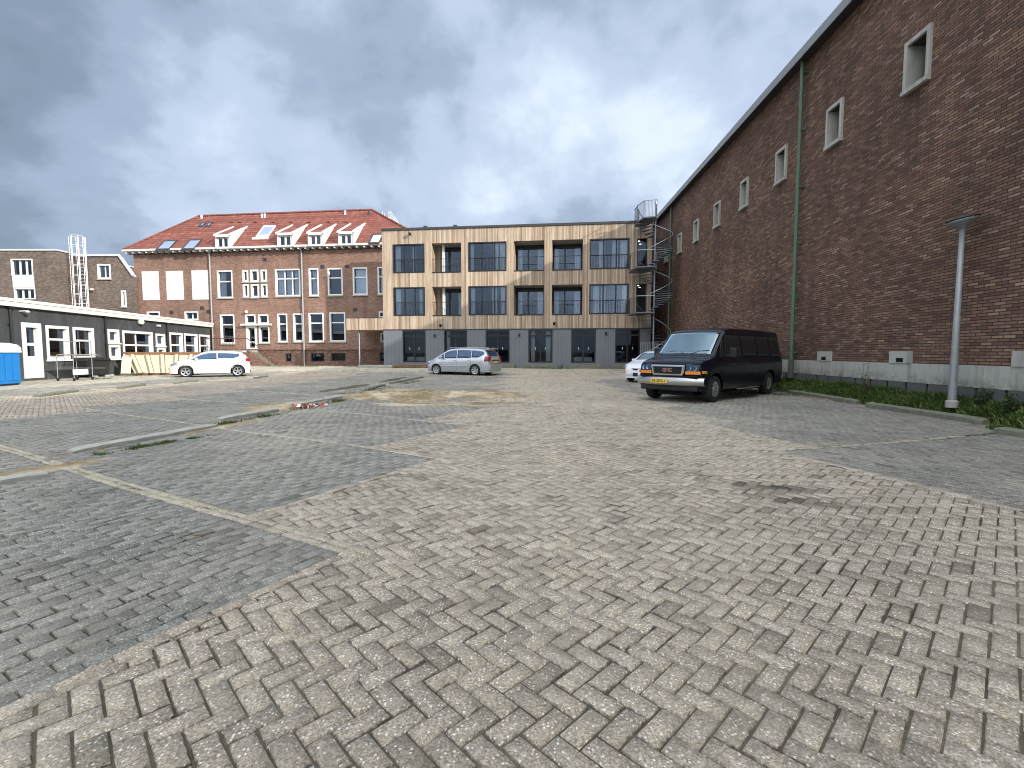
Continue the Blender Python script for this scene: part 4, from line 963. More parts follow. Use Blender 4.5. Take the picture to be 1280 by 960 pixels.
m = MB(); m.prism([(xm_+.002, .2), (xm_+.002, lz+.02), (xb_+.15, .3), (xb_+.15, .2)], 'y', -1.5, -1.24); m.build('stringer_wall', M['old_plinth_brick'], po)
m = MB(); y_ = -1.42; m.tube([(xa_-.8, y_, lz+.95), (xm_, y_, lz+.95), (xb_+.1, y_, 1.15)], .035, 6); m.tube([(xb_+.1, y_, 1.15), (xb_+.1, y_, .25)], .022, 6)
x = xa_-.8
while x < xm_: m.tube([(x, y_, lz), (x, y_, lz+.95)], .012, 5); x += .28
m.tube([(xm_+.9, y_, lz-.5), (xm_+.9, y_, lz+.35)], .015, 5)
m.build('railing', M['iron'], po)
# roof stair with white rails between the old roof and the flat roof
rl = thing('roof_railing', 'white tubular rails and steps climbing the right hip of the red roof', 'railing', OF.world(0, 0), OF.rz); m = MB()
def P3(px, py, D): x, z = roof_at(px, py, D); return (x, D, z)
for D in (5.0, 6.0):
    s_ = (D-5)*3
    m.tube([P3(488-s_, 264, D), P3(497-s_*.5, 277, D), P3(508, 292, D)], .035, 6); m.tube([P3(489-s_, 271, D), P3(502, 289, D)], .03, 6); m.tube([P3(489-s_,276,D), P3(498,291,D)], .05, 6)
    for (a_, b_, c_) in ((478,264.5,270), (481,266,274), (486,264,276), (488.5,264,277), (495,273,284), (501,282,292)): m.tube([P3(a_, b_, D), P3(a_, c_, D)], .028, 6)
for i in range(8): 
    px = 489+i*1.7; py = 273+i*2.4; m.tube([P3(px, py, 5.0), P3(px, py, 6.0)], .02, 5)
m.build('rails', M['light_metal'], rl)
# ------------------------------------------------------------------ 4. low dark building on the left
DP1, DP2 = (-22.9, 21.5), (-25.4, 40.6); dd_ = ((DP2[0]-DP1[0])/19.1)
P1 = (DP1[0]-dd_*9.5, DP1[1]-9.5); DF = Frame(P1, DP2); DZ = 3.62
low = thing('low_dark_building', 'long single storey building painted black with thick white windows and a white fascia', 'building', (*DF.o, 0), DF.rz)
Wd = []
def dw(xa, xb, yt, yb, cols=(1,), rows_=(1,), kind='w', fw=.12, z0=None, z1=None):
    r_ = list(DF.rect(xa, xb, yt, yb))
    if z0 is not None: r_[2] = z0
    if z1 is not None: r_[3] = z1
    Wd.append((tuple(r_), cols, rows_, kind, fw))
dw(28, 52.5, 402.5, 468, (1,), (.8,1.4), 'd', .22, .12, 2.78); dw(57.5, 86.3, 404, 446, (1,), (1,1.6), 'w', .15, 1.0, 2.72); dw(91.3, 117.5, 406, 446, (1,), (1,1.5), 'w', .15, 1.0, 2.72)
dw(134, 148.7, 408, 428, z0=1.93, z1=2.74, fw=.17); dw(136, 150.3, 430.3, 450.5, z0=.98, z1=1.83, fw=.17); dw(153.3, 191, 409.5, 450, (1,1), (1,1.3), 'w', .16, .70, 2.72)
dw(194.3, 206, 412, 430, z0=1.80, z1=2.65, fw=.15); dw(196, 207, 432, 448, z0=.85, z1=1.7, fw=.15); dw(212, 228.5, 410, 450, (1,), (1,1.5), 'w', .16, .62, 2.8); dw(230.3, 247, 411, 449, (1,), (1,1.5), 'w', .16, .62, 2.8); dw(248.8, 262, 412, 448, (1,), (1,1.5), 'w', .16, .62, 2.8)
Wd.append(((3.2, 4.4, 1.0, 2.7), (1,), (1, 1.5), 'w', .15)); Wd.append(((5.2, 6.4, 1.0, 2.7), (1,), (1, 1.5), 'w', .15))
DL = DF.len; DD = 5.2; op = [w_[0] for w_ in Wd]
m = MB(); wall(m, DL, -.05, DZ, op, .22)
m.quad((0,0,-.05),(0,DD,-.05),(0,DD,DZ),(0,0,DZ)); m.quad((DL,0,-.05),(DL,DD,-.05),(DL,DD,DZ),(DL,0,DZ)); m.quad((0,DD,-.05),(DL,DD,-.05),(DL,DD,DZ),(0,DD,DZ)); m.build('wall', M['dark_render'], low)
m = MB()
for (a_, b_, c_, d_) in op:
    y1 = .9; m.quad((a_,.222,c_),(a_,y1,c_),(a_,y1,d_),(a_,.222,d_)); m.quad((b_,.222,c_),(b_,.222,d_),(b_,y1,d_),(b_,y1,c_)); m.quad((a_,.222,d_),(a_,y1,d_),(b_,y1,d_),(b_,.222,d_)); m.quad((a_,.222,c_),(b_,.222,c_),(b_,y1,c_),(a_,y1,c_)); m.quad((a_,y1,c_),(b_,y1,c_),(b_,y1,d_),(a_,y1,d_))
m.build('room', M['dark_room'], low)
for (r_, cols, rs_, kind, fw) in Wd:
    if kind == 'd':
        dr = window(low, r_, M['white_paint'], M['glass_dark'], cols, rs_, fw, .2, .14, .03, None, True, 'door')
        m = MB(); m.box(r_[0]+.22, r_[1]-.22, .10, .165, .3, 1.18); m.build('door_panel', M['white_paint'], dr)
    else: window(low, r_, M['white_paint'], M['glass_dark'], cols, rs_, fw, .2, .11, .03, M['white_paint'], True)
m = MB(); m.box(-.2, DL+.1, -.22, -.003, DZ-.16, DZ+.18, 0); m.box(-.22, DL+.1, -.26, -.221, DZ+.06, DZ+.20, 0); m.build('fascia', M['cream_paint'], low)
m = MB(); m.box(-.2, DL+.1, -.003, DD, DZ+.003, DZ+.12); m.build('roof', M['roof_felt'], low)
for px in (12.5, 131, 208): 
    xp = DF.at(px, 430)[0]; downpipe(low, xp, .1, DZ-.2, M['dark_metal'], .055, -.10, False, True)
x, z = DF.at(172.5, 402.5); m = MB(); m.lathe([(0,-.16),(.14,-.13),(.2,0),(.14,.13),(0,.16)], (x,-.17,z), n=14); m.build('wall_lamp', M['globe'], low)
x, z = DF.at(24, 389); m = MB(); m.tube([(x,-.003,z),(x,-.25,z+.02)], .03, 6); m.lathe([(0,-.05),(.08,-.05),(.10,.02),(0,.05)], (x+.05,-.3,z), n=10); m.build('security_lamp', M['white_paint'], low)
x, z = DF.at(197, 407); m = MB(); m.box(x-.12, x+.12, -.15, -.003, z-.06, z+.06); m.build('security_lamp', M['white_paint'], low)
# ------------------------------------------------------------------ 5. grey-brown block behind it
gb = thing('grey_brick_block', 'flat roofed grey brown brick block with narrow white windows rising behind the low dark building', 'building', (-54, 39.8, 0)); GZ = 9.62
def gw(xa, xb, yt, yb, D): return ((xa-640)/600*D+54, (xb-640)/600*D+54, CAMH+(440-yb)/600*D, CAMH+(440-yt)/600*D)
xr_ = (80-640)/600*39.8+54; wg = [gw(22.5, 49.5, 325.5, 346.5, 39.8), gw(24, 50.5, 361, 375, 39.8), (.8, 3.0, 4.2, 6.6), (5, 7.2, 4.2, 6.6)]
m = MB(); wall(m, xr_, .0, GZ, wg, .2); m.quad((xr_,0,0),(xr_,9,0),(xr_,9,GZ),(xr_,0,GZ)); m.quad((0,0,0),(0,9,0),(0,9,GZ),(0,0,GZ)); m.quad((0,9,0),(xr_,9,0),(xr_,9,GZ),(0,9,GZ)); m.build('wall', M['grey_brick'], gb)
for r_ in wg:
    window(gb, r_, M['white_paint'], M['glass_dark'], (1,1,1), (1,), .10, .18, .16, .02)
    m = MB(); m.quad((r_[0],.5,r_[2]),(r_[1],.5,r_[2]),(r_[1],.5,r_[3]),(r_[0],.5,r_[3])); m.build('backing', M['dark_room'], gb)
r_ = gw(23.5, 50, 346.8, 360.7, 39.8); m = MB(); m.box(r_[0], r_[1], -.03, -.003, r_[2], r_[3]); m.build('spandrel_panel', M['blank_panel'], gb)
m = MB(); m.box(-.1, xr_+.08, -.08, 9.05, GZ+.002, GZ+.13); m.build('roof', M['light_metal'], gb)
for (px, py) in ((4, 361),): x = (px-640)/600*39.8+54; z = CAMH+(440-py)/600*39.8; m = MB(); m.lathe([(0,-.1),(.14,-.08),(.16,.03),(0,.1)], (x,-.15,z), n=10); m.build('wall_lamp', M['globe'], gb)
# lower wing with the sloping end
wx0 = xr_-54; WD = 41.25
wg_ = thing('brick_wing', 'dark brick wing with sloping white edge, between the grey block and the red roofed building', 'building', (wx0+.02, WD, 0))
def ww(xa, xb, yt, yb): return ((xa-640)/600*WD-wx0, (xb-640)/600*WD-wx0, CAMH+(440-yb)/600*WD, CAMH+(440-yt)/600*WD)
WY = .42; xt = (156-640)/600*WD-wx0; xe = (172-640)/600*WD-wx0; ztp = CAMH+(440-322.5)/600*WD; zsl = CAMH+(440-347)/600*WD
wws = [ww(128.5,145,332,350), ww(146.5,162.5,364,384)]
m = MB(); wall(m, xt, 0, ztp, [wws[0]], .2)
wall_op = [wws[1]]
m2 = MB(); wall(m2, xe, 0, zsl-.0, [(max(wws[1][0], xt+.01), wws[1][1], wws[1][2], wws[1][3])], .2, x0=xt); m.add(m2.v, m2.f)
m.quad((xt,0,zsl),(xe,0,zsl),(xt,0,ztp),(xt,0,ztp)); m.quad((xe,0,0),(xe,WY,0),(xe,WY,zsl),(xe,0,zsl)); m.quad((0,WY,0),(xe,WY,0),(xe,WY,zsl),(0,WY,ztp)); m.build('wall', M['grey_brick'], wg_)
for r_ in (wws[0], (max(wws[1][0], xt+.01), wws[1][1], wws[1][2], wws[1][3])):
    window(wg_, r_, M['white_paint'], M['glass'], (1,1), (1,), .12, .18, .09, .04, M['concrete']); m = MB(); m.quad((r_[0],.3,r_[2]),(r_[1],.3,r_[2]),(r_[1],.3,r_[3]),(r_[0],.3,r_[3])); m.build('backing', M['dark_room'], wg_)
m = MB(); m.add([(0,-.1,ztp+.01),(xt,-.1,ztp+.01),(xe,-.1,zsl+.01),(0,WY,ztp+.01),(xt,WY,ztp+.01),(xe,WY,zsl+.01)], [(0,1,4,3),(1,2,5,4)]); m.prism([(0, ztp), (xt, ztp), (xe, zsl), (xe+.12, zsl+.16), (xt+.08, ztp+.18), (0, ztp+.16)], 'y', -.12, -.003)
m.build('roof', M['light_metal'], wg_)
x = (122-640)/600*WD-wx0; z = CAMH+(440-363)/600*WD; m = MB(); m.lathe([(0,-.1),(.14,-.08),(.16,.03),(0,.1)], (x,-.15,z), n=10); m.build('wall_lamp', M['globe'], wg_)
# caged ladder
ld = thing('caged_ladder', 'pale metal caged ladder rising above the roof of the grey brown block', 'ladder', ((105-640)/600*40.6, 40.6, 0)); m = MB(); ztl = CAMH+(440-298)/600*40.6
for X in (-.28, .28): m.tube([(X, .5, 3.0), (X, .5, ztl)], .045, 6)
z = 3.1
while z < ztl-.1: m.tube([(-.28, .5, z), (.28, .5, z)], .022, 5); z += .3
m.build('ladder', M['light_metal'], ld); m = MB()
for k in range(9):
    z = 4.6+k*(ztl-4.6)/8; a0 = [(.48*math.sin(t), .5-.5*(1-math.cos(t))*.9-.0, z) for t in np.linspace(-2.5, 2.5, 9)]; a0 = [(.5*math.sin(t), .45-.45*(1+math.cos(t)), z) for t in np.linspace(-2.4, 2.4, 11)]; m.tube(a0, .02, 4)
for t in np.linspace(-2.4, 2.4, 7): m.tube([(.5*math.sin(t), .45-.45*(1+math.cos(t)), 4.6), (.5*math.sin(t), .45-.45*(1+math.cos(t)), ztl)], .017, 4)
m.build('cage', M['light_metal'], ld)
# ------------------------------------------------------------------ spiral stair
SD = 32.0; SX = (816-640)/600*SD
sp = thing('spiral_stair', 'galvanised steel spiral staircase with railed landings at the right end of the timber block', 'staircase', (SX, SD, 0))
m = MB(); m.tube([(0, 0, .2), (0, 0, 11.15)], .055, 12); m.build('pole', M['galvanised'], sp)
RS = 1.12; levels = [.25, 3.95, 6.85, 10.0]; tr = MB(); hr = MB(); bl = MB()
A0 = R(200)                                 # landings leave to the left, towards the block
for li in range(3):
    za, zb = levels[li], levels[li+1]; n = 17; pa = A0+R(30) ; tot = R(360-60); hp = []
    for i in range(n):
        a1 = pa+tot*i/n; a2 = pa+tot*(i+1.12)/n; z = za+(zb-za)*(i+1)/(n+1); r0 = .08
        v = [(r0*math.cos(a1), r0*math.sin(a1), z), (RS*math.cos(a1), RS*math.sin(a1), z), (RS*math.cos(a2), RS*math.sin(a2), z), (r0*math.cos(a2), r0*math.sin(a2), z)]
        v += [(a_, b_, c_-.045) for a_, b_, c_ in v]; tr.add(v, [(0,1,2,3),(7,6,5,4),(0,4,5,1),(1,5,6,2),(2,6,7,3),(3,7,4,0)])
        for s_ in (.25, .75):
            aa = a1+(tot/n)*s_; X, Y = (RS-.02)*math.cos(aa), (RS-.02)*math.sin(aa); bl.tube([(X, Y, z-.02), (X, Y, z+.95)], .007, 4, cap=False)
        hp.append(((RS-.02)*math.cos(a1+tot/n/2), (RS-.02)*math.sin(a1+tot/n/2), z+.97))
    hr.tube(hp, .024, 6)
    # landing wedge at the top of this flight
    zl = zb
    if li == 2:
        v = [(0, -.1, zl), (-.2, -RS*.8, zl), (-.95, -RS*.6, zl), (-1.1, .4, zl), (-1.0, 1.6, zl), (-.25, 1.6, zl)]; rail = [(-.2, -RS*.8, zl+1.02), (-.95, -RS*.6, zl+1.02), (-1.1, .4, zl+1.02), (-1.05, 1.4, zl+1.02)]
    else: v = [(0, -.15, zl), (-.25, -RS*.95, zl), (-1.35, -RS*.75, zl), (-1.5, .45, zl), (-1.35, 1.6, zl), (-.35, 1.6, zl)]
    n_ = len(v); tr.add(v+[(a_, b_, c_-.07) for a_, b_, c_ in v], [tuple(range(n_)), tuple(range(n_, 2*n_))[::-1]]+[(i, i+n_, (i+1) % n_+n_, (i+1) % n_) for i in range(n_)])
    if li < 2: rail = [(-.25, -RS*.95, zl+1.02), (-1.35, -RS*.75, zl+1.02), (-1.5, .45, zl+1.02), (-1.45, 1.4, zl+1.02)]
    hr.tube(rail, .024, 6)
    for i in range(3):
        for k in range(9):
            t = k/9; p = Vector(rail[i]).lerp(Vector(rail[i+1]), t); bl.tube([(p.x, p.y, zl), (p.x, p.y, zl+1.0)], .007 if k else .02, 4, cap=False)
tr.build('treads', M['stair_steel'], sp); hr.build('handrail', M['galvanised'], sp); bl.build('balusters', M['dark_metal'], sp)
m = MB(); 
for x in np.arange(-1.2, 0, .11): m.tube([(x, -1.35, .25), (x, -1.35, 1.95)], .014, 4)
m.tube([(-1.25, -1.35, 1.95), (-.05, -1.35, 1.95)], .02, 5); m.tube([(-1.25, -1.35, .4), (-.05, -1.35, .4)], .02, 5); m.build('gate', M['galvanised'], sp)
# ------------------------------------------------------------------ street lamp
lx, ly = G(1190, 500, .37); lx, ly = 9.30, 10.1
lp = thing('street_lamp', 'grey metal street lamp with a shallow saucer shaped head in front of the brick hall', 'street lamp', (lx, ly, .31)); m = MB()
m.lathe([(.075, 0), (.075, .02), (.068, .9), (.064, 1.0), (.045, 3.60), (0, 3.61)], n=18); m.build('pole', M['lamp_grey'], lp, smooth=True)
m = MB(); m.lathe([(0, 0), (.06, 0), (.07, .05), (.19, .11), (.29, .19), (.31, .225), (.30, .235), (0, .24)], n=36)
hd = m.build('lamp_head', M['lamp_grey'], lp, smooth=True); hd.scale = (.84, .84, .84); hd.location = (.04, 0, 3.60); m_ = MB(); m_.box(-.035, .035, -.076, -.060, .45, .78); m_.build('access_door', M['galvanised'], lp, bevel=.004); m_ = MB(); m_.lathe([(.11, -.1), (.11, .03), (.08, .06)], n=18); m_.build('base_collar', M['concrete'], lp); hd.rotation_euler = (R(-3), R(-9), 0)
m = MB(); m.lathe([(0, .245), (.325, .245), (.33, .265), (.2, .31), (0, .325)], n=36); m.build('lamp_cap', M['dark_trim'], hd, smooth=True)
m = MB(); m.obox(Vector((-.05, -.29, .22)), .05, .05, .09); m.build('latch', M['galvanised'], hd)
# ------------------------------------------------------------------ skip, mobile scaffold, blue cabin, bins
D0 = 28.3; sx0 = (157-640)/600*D0; ang = math.atan2(19.1, -2.5)
sk = thing('skip_container', 'rusty rimmed cream coloured waste skip with slanted ribs in front of the black building', 'skip', (sx0, D0, 0), R(9))
L_, H_, Wd_ = 4.3, 1.28, 1.7
m = MB(); y0, y1 = 0, Wd_
prof = [(0.45, .12), (L_-.45, .12), (L_, H_), (0, H_)]
m.prism(prof, 'y', y0+.02, y1)
m.build('body', M['skip_paint'], sk)
m = MB(); 
m.box(-.06, L_+.06, -.05, .05, H_-.02, H_+.09); m.box(-.06, L_+.06, y1-.03, y1+.07, H_-.02, H_+.09); m.box(-.06, .05, .051, y1-.031, H_-.02, H_+.09); m.box(L_-.05, L_+.06, .051, y1-.031, H_-.02, H_+.09); m.build('rim', M['rust'], sk)
for k in range(5):
    t = (k+.35)/5; xt_ = .1+t*(L_-.3); xb__ = .55+t*(L_-1.2); m = MB()
    m.add([(xb__,-.16,.14),(xb__+.12,-.16,.14),(xt_+.12,-.16,H_-.03),(xt_,-.16,H_-.03),(xb__,.018,.14),(xb__+.12,.018,.14),(xt_+.12,.018,H_-.03),(xt_,.018,H_-.03)], [(0,1,2,3),(0,4,5,1),(1,5,6,2),(2,6,7,3),(3,7,4,0)]); rb_ = m.build('rib', M['skip_paint'], sk)
    m = MB(); m.add([(xb__+.125,-.03,.14),(xb__+.155,-.03,.14),(xt_+.155,-.03,H_-.03),(xt_+.125,-.03,H_-.03)], [(0,1,2,3)]); m.add([(xb__-.03,-.03,.14),(xb__-.005,-.03,.14),(xt_-.005,-.03,H_-.03),(xt_-.03,-.03,H_-.03)], [(0,1,2,3)]); m.build('rib_shade_strip', M['dark_stone'], rb_)  # thin dark strips along both sides of the rib paint its seam shadow
m = MB(); m.box(.8, L_-.6, .1, y1-.1, 0, .119); m.build('skid', M['rust'], sk)
m = MB(); m.obox(Vector((.22, -.30, .62)), .5, .03, 1.0, .05, 0, -.22); m.build('leaning_panel', M['skip_panel'], sk)
sc_ = thing('mobile_scaffold', 'small silver mobile scaffold with a white board in front of two white windows', 'scaffold', ((97-640)/600*23.6, 23.6, 0), ang); m = MB()
for (x, y) in ((-.75,-.35),(.75,-.35),(-.75,.35),(.75,.35)):
    if x < 0: m.tube([(x, y, .12), (x, y, 1.25)], .017, 6)
    else: m.tube([(x-.3, y, .12), (x-.3, y, 1.9)], .017, 6)
for y in (-.35, .35):
    m.tube([(-.75,y,1.22),(.95,y,1.22)], .016, 6); m.tube([(-.75,y,.62),(1.35,y,.55)], .016, 6); m.tube([(-.3,y,1.9),(.45,y,1.9),(.45,y,1.6)], .015, 6); m.tube([(-.3,y,1.9),(-.3,y,1.22)], .015, 6)
m.build('frame', M['galvanised'], sc_)
m = MB(); m.box(-.85, .1, -.40, -.37, .28, .55); m.build('board', M['white_paint'], sc_)
m = MB(); m.box(-.75, .85, -.33, .33, 1.24, 1.27); m.build('deck', M['wood_boards'], sc_)
m = MB()
for (x, y) in ((-.75,-.35),(.45,-.35),(-.75,.35),(.45,.35)): m.lathe([(0,-.02),(.07,-.02),(.07,.02),(0,.02)], (x,y,.07), 'y', 12)
m.build('castor', M['black_plastic'], sc_)
tc = thing('blue_cabin', 'bright blue plastic portable cabin with a pale rounded roof at the left photo edge', 'portable cabin', (-22.25, 20.1, 0), ang-math.pi)
W_ = 1.25; m = MB(); m.box(0, 2.6, -0, 1.5, .06, 1.42); m.build('body', M['blue_plastic'], tc, bevel=.04)
m = MB(); m.prism([(-.04, 1.43), (1.54, 1.43), (1.54, 1.55), (1.42, 1.68), (1.1, 1.76), (.4, 1.76), (.08, 1.68), (-.04, 1.55)], 'x', -.04, 2.64); m.build('roof', M['pale_plastic'], tc, bevel=.02)
m = MB()
for k in range(7): m.box(.12+k*.35, .38+k*.35, 1.501, 1.53, .2, 1.3)
for k in range(3): m.box(-.03, -.001, .12+k*.45, .46+k*.45, .2, 1.3)
m.build('side_panel', M['blue_plastic'], tc, bevel=.012)
m = MB(); m.box(-.02, 2.62, 1.49, 1.56, 1.36, 1.43); m.build('edge_rail', M['pale_plastic'], tc)
m = MB(); m.box(.05, 2.55, .05, 1.45, 0, .058); m.build('base', M['black_plastic'], tc)
# dark bin and rubbish behind the scaffold
bx = DF.at(110, 452)[0]; bn = thing('wheeled_bin', 'dark plastic container standing behind the mobile scaffold against the black wall', 'bin', DF.world(bx-.3, -.75, 0), DF.rz)
m = MB(); m.prism([(-.75, .12), (.75, .12), (.9, .9), (-.9, .9)], 'y', 0, .65); m.build('body', M['black_plastic'], bn, bevel=.03); m = MB(); m.prism([(-.95, .905), (.95, .905), (.8, 1.08), (-.8, 1.08)], 'y', -.04, .68); m.build('lid', M['black_plastic'], bn, bevel=.03)
m = MB()
for x in (-.6, .6): m.lathe([(0,-.03),(.07,-.03),(.07,.03),(0,.03)], (x,.1,.07), 'y', 10)
m.build('wheel', M['tyre'], bn)
for i, (px, lab) in enumerate(((93, 'small pale stone lying left under the mobile scaffold'), (112, 'small pale stone lying right of the mobile scaffold'), (121, 'small pale stone furthest right by the black wall'))):
    x_ = DF.at(px, 465)[0]; m = MB(); m.obox(Vector((0,0,.05)), .25, .15, .12, i); o = m.build('stone_lump', M['concrete'], bevel=.03); o.location = DF.world(x_, -1.0+.1*i, 0.0); tag(o, lab, 'stone')
# ================================================================== VEHICLES
def interp(pts, x):
    if x <= pts[0][0]: return pts[0][1]
    for (a, b), (c, d) in zip(pts, pts[1:]):
        if x <= c:
            t = (x-a)/(c-a) if c > a else 0; return b+(d-b)*t
    return pts[-1][1]
def smooth_prof(pts, w=.05):
    def f(x): return sum(interp(pts, x+k*w/2) for k in (-2, -1, 0, 1, 2))/5
    return f
class Car:
    """x forward, y left, z up; origin on the ground at mid wheelbase"""
    def __init__(s, c):
        s.c = c; s.top = smooth_prof(c['top'], c.get('sm', .05)); s.belt_ = smooth_prof(c['belt']); s.w_ = smooth_prof(c['w'], .04); s.xr, s.xf = c['x']
        s.tum = c['tumble']; s.wb = c['wb']; s.R = c['R']
    def belt(s, x): return min(s.belt_(x), s.top(x)-.035)
    def w(s, x): return s.w_(x)
    def wr(s, x):
        h = s.top(x)-s.belt(x); return s.w(x)-.05-s.tum*min(1.0, max(0, h-.05)/.5)
    def crown(s, x): return .045
    def zb(s, x):
        b = s.c['zb']; ra = s.R+s.c.get('arch', .065)
        for ax in (s.wb/2, -s.wb/2):
            d = x-ax
            if abs(d) < ra: b = max(b, s.R+math.sqrt(ra*ra-d*d)*s.c.get('archh', 1.0))
        return b
    def stations(s):
        xs = set(np.round(np.arange(s.xr, s.xf, .07), 4)); xs |= {s.xr, s.xf, s.xr+.015, s.xf-.015, s.xr+.04, s.xf-.04}
        ra = s.R+s.c.get('arch', .065)
        for ax in (s.wb/2, -s.wb/2):
            for t in np.linspace(0, math.pi, 17): xs.add(round(ax+ra*math.cos(t), 4))
            xs |= {round(ax-ra-.002, 4), round(ax+ra+.002, 4)}
        return sorted(v for v in xs if s.xr <= v <= s.xf)
    def half(s, x):
        w, b, zt, zb, wr = s.w(x), s.belt(x), s.top(x), s.zb(x), s.wr(x); c = s.crown(x)
        e = min(x-s.xr, s.xf-x); k = 0 if e > .05 else (1-e/.05)**2*.05
        zc = lambda z: max(z, zb+.004); g = lambda f: zb+(b-zb)*f
        mid = s.c['zb']+(b-s.c['zb'])*.45
        p = [(0, zb), (w-.22, zb), (w-.035, zb+.002), (w-.012-k, zc(s.c['zb']+.10)), (w-k*.5, zc(mid)), (w-.004-k*.5, zc(b-.20)), (w-.022-k*.5, zc(b-.06)), (w-.05-k, zc(b))]
        zs = zt-c
        p += [(wr+(w-.05-wr)*.5-k, max(zc(b), b+(zs-b)*.5)), (wr-k, max(zs, zc(b)+.002)), (wr-.05-k, max(zs+c*.45, zc(b)+.004))]
        p += [(y_, zt-c*.55*(y_/max(wr-.05, .1))**2-k*.3) for y_ in (max(wr-.05, .1)*.66, max(wr-.05, .1)*.33, 0)]
        return p
    def ysurf(s, x, z):
        h = s.half(x)[2:10]
        for (a, b), (c, d) in zip(h, h[1:]):
            if b <= z <= d and d > b: return a+(c-a)*(z-b)/(d-b)
        return h[-1][0] if z > h[-1][1] else h[1][0]
    def ztop(s, x, y):
        h = s.half(x)[9:]; y = abs(y)
        for (a, b), (c, d) in zip(h, h[1:]):
            if c <= y <= a: return d+(b-d)*(y-c)/max(a-c, 1e-6)
        return h[0][1]
    def body(s, mat, root):
        m = MB(); P = []; xs = s.stations()
        for x in xs:
            h = s.half(x); P.append([(x, y, z) for y, z in h]+[(x, -y, z) for y, z in h[::-1][1:]])
        n = len(P[0]); m.grid(P); m.f = [f for f in m.f]; m.f += [tuple(range(n)), tuple(range((len(xs)-1)*n, len(xs)*n))[::-1]]; m.m += [0, 0]
        o = m.build('body', mat, root, smooth=True)
        me = o.data; me.update()
        try: me.set_sharp_from_angle(angle=R(42))
        except Exception: pass
        return o
    def side_patch(s, name, mat, root, xa, xb, zlo, zhi, off=.005, n=14, sides=(1, -1), label=None):
        """zlo, zhi: constant or functions of x"""
        fl = zlo if callable(zlo) else (lambda x: zlo); fh = zhi if callable(zhi) else (lambda x: zhi)
        out = []
        for sg in sides:
            m = MB(); P = []
            for i in range(n+1):
                x = xa+(xb-xa)*i/n; a, b = fl(x), max(fh(x), fl(x)+.002)
                P.append([(x, sg*(s.ysurf(x, a+(b-a)*j/5)+off), a+(b-a)*j/5) for j in range(6)])
            m.grid(P); o = m.build(name, mat, root, smooth=True)
            sd = o.modifiers.new('t', 'SOLIDIFY'); sd.thickness = .004; sd.offset = 0
            if label: o['label'] = label
            out.append(o)
        return out
    def top_patch(s, name, mat, root, xa, xb, ya, yb, off=.005, n=12, taper=0, mi=None):
        m = MB(); P = []
        for i in range(n+1):
            x = xa+(xb-xa)*i/n; f = 1-taper*i/n
            P.append([(x, y, s.ztop(x, y)+off) for y in np.linspace(ya*f, yb*f, 13)])
        m.grid(P); o = m.build(name, mat, root, smooth=True); sd = o.modifiers.new('t', 'SOLIDIFY'); sd.thickness = .004; sd.offset = 0; return o
def wheel(par, x, y, R_, wd, rr, spokes, side, style='alloy', dark=False):
    root = bpy.data.objects.new('wheel', None); C.objects.link(root); root.parent = par; root.location = (x, y, R_); root.empty_display_size = .1
    m = MB(); h = wd/2
    m.lathe([(rr, -h*.8), (R_-.05, -h), (R_-.012, -h*.8), (R_, -h*.45), (R_, h*.45), (R_-.012, h*.8), (R_-.05, h), (rr, h*.8)], (0, 0, 0), 'y', 36); m.build('tyre', M['tyre'], root, smooth=True)
    m = MB(); m.lathe([(rr+.002, h*.78*side), (rr-.025, h*.74*side), (rr-.03, 0), (0, 0)], (0, 0, 0), 'y', 32); m.build('rim_well', M['undercar'], root)
    m = MB(); f = h*.62*side; m.lathe([(rr+.004, h*.84*side), (rr-.03, h*.74*side), (rr-.034, h*.55*side)], (0, 0, 0), 'y', 36)
    m.lathe([(0, f+.014*side), (.05, f+.012*side), (.065, f-.02*side)], (0, 0, 0), 'y', 16)
    for k in range(spokes):
        a = 2*math.pi*k/spokes+.3; ca, sa = math.cos(a), math.sin(a); w0, w1 = rr*.13, rr*(.20 if style == 'alloy' else .13)
        v = []
        for r_, w_, yy in ((.04, w0, f+.008*side), (rr-.02, w1, f+.022*side)):
            for sg in (-1, 1): v.append((r_*ca-sg*w_*sa, yy, r_*sa+sg*w_*ca))
        v += [(a_, b_-.03*side, c_) for a_, b_, c_ in v]
        m.add(v, [(0,1,3,2),(4,6,7,5),(0,2,6,4),(1,5,7,3)])
    m.build('rim', M['rim_dark'] if dark else M['rim'], root); return root
def fbox(name, mat, par, c, s_, bev=.01, rz=0, rx=0, ry=0):
    m = MB(); M_ = Matrix.Rotation(rz, 4, 'Z') @ Matrix.Rotation(ry, 4, 'Y') @ Matrix.Rotation(rx, 4, 'X')
    m.box(-s_[0]/2, s_[0]/2, -s_[1]/2, s_[1]/2, -s_[2]/2, s_[2]/2)
    m.v = [tuple(M_ @ Vector(v)+Vector(c)) for v in m.v]; return m.build(name, mat, par, bevel=bev)
def text(par, s, size, loc, rot, mat, ext=.003, bold=0):
    cu = bpy.data.curves.new('lettering', 'FONT'); cu.body = s; cu.size = size; cu.extrude = ext; cu.align_x = 'CENTER'; cu.align_y = 'CENTER'; cu.offset = bold; cu.materials.append(mat)
    tmp = bpy.data.objects.new('tmp', cu); C.objects.link(tmp); dg = bpy.context.evaluated_depsgraph_get()
    me = bpy.data.meshes.new_from_object(tmp.evaluated_get(dg)); bpy.data.objects.remove(tmp)
    o = bpy.data.objects.new('lettering', me); C.objects.link(o); o.parent = par; o.location = loc; o.rotation_euler = rot; return o
def underside(car, root):
    m = MB(); x0, x1 = car.xr+.25, car.xf-.3
    m.box(x0, x1, -.52, .52, .17, .42)
    for ax in (car.wb/2, -car.wb/2): m.tube([(ax, -.72, car.R), (ax, .72, car.R)], .06, 8)
    m.build('underbody', M['undercar'], root)
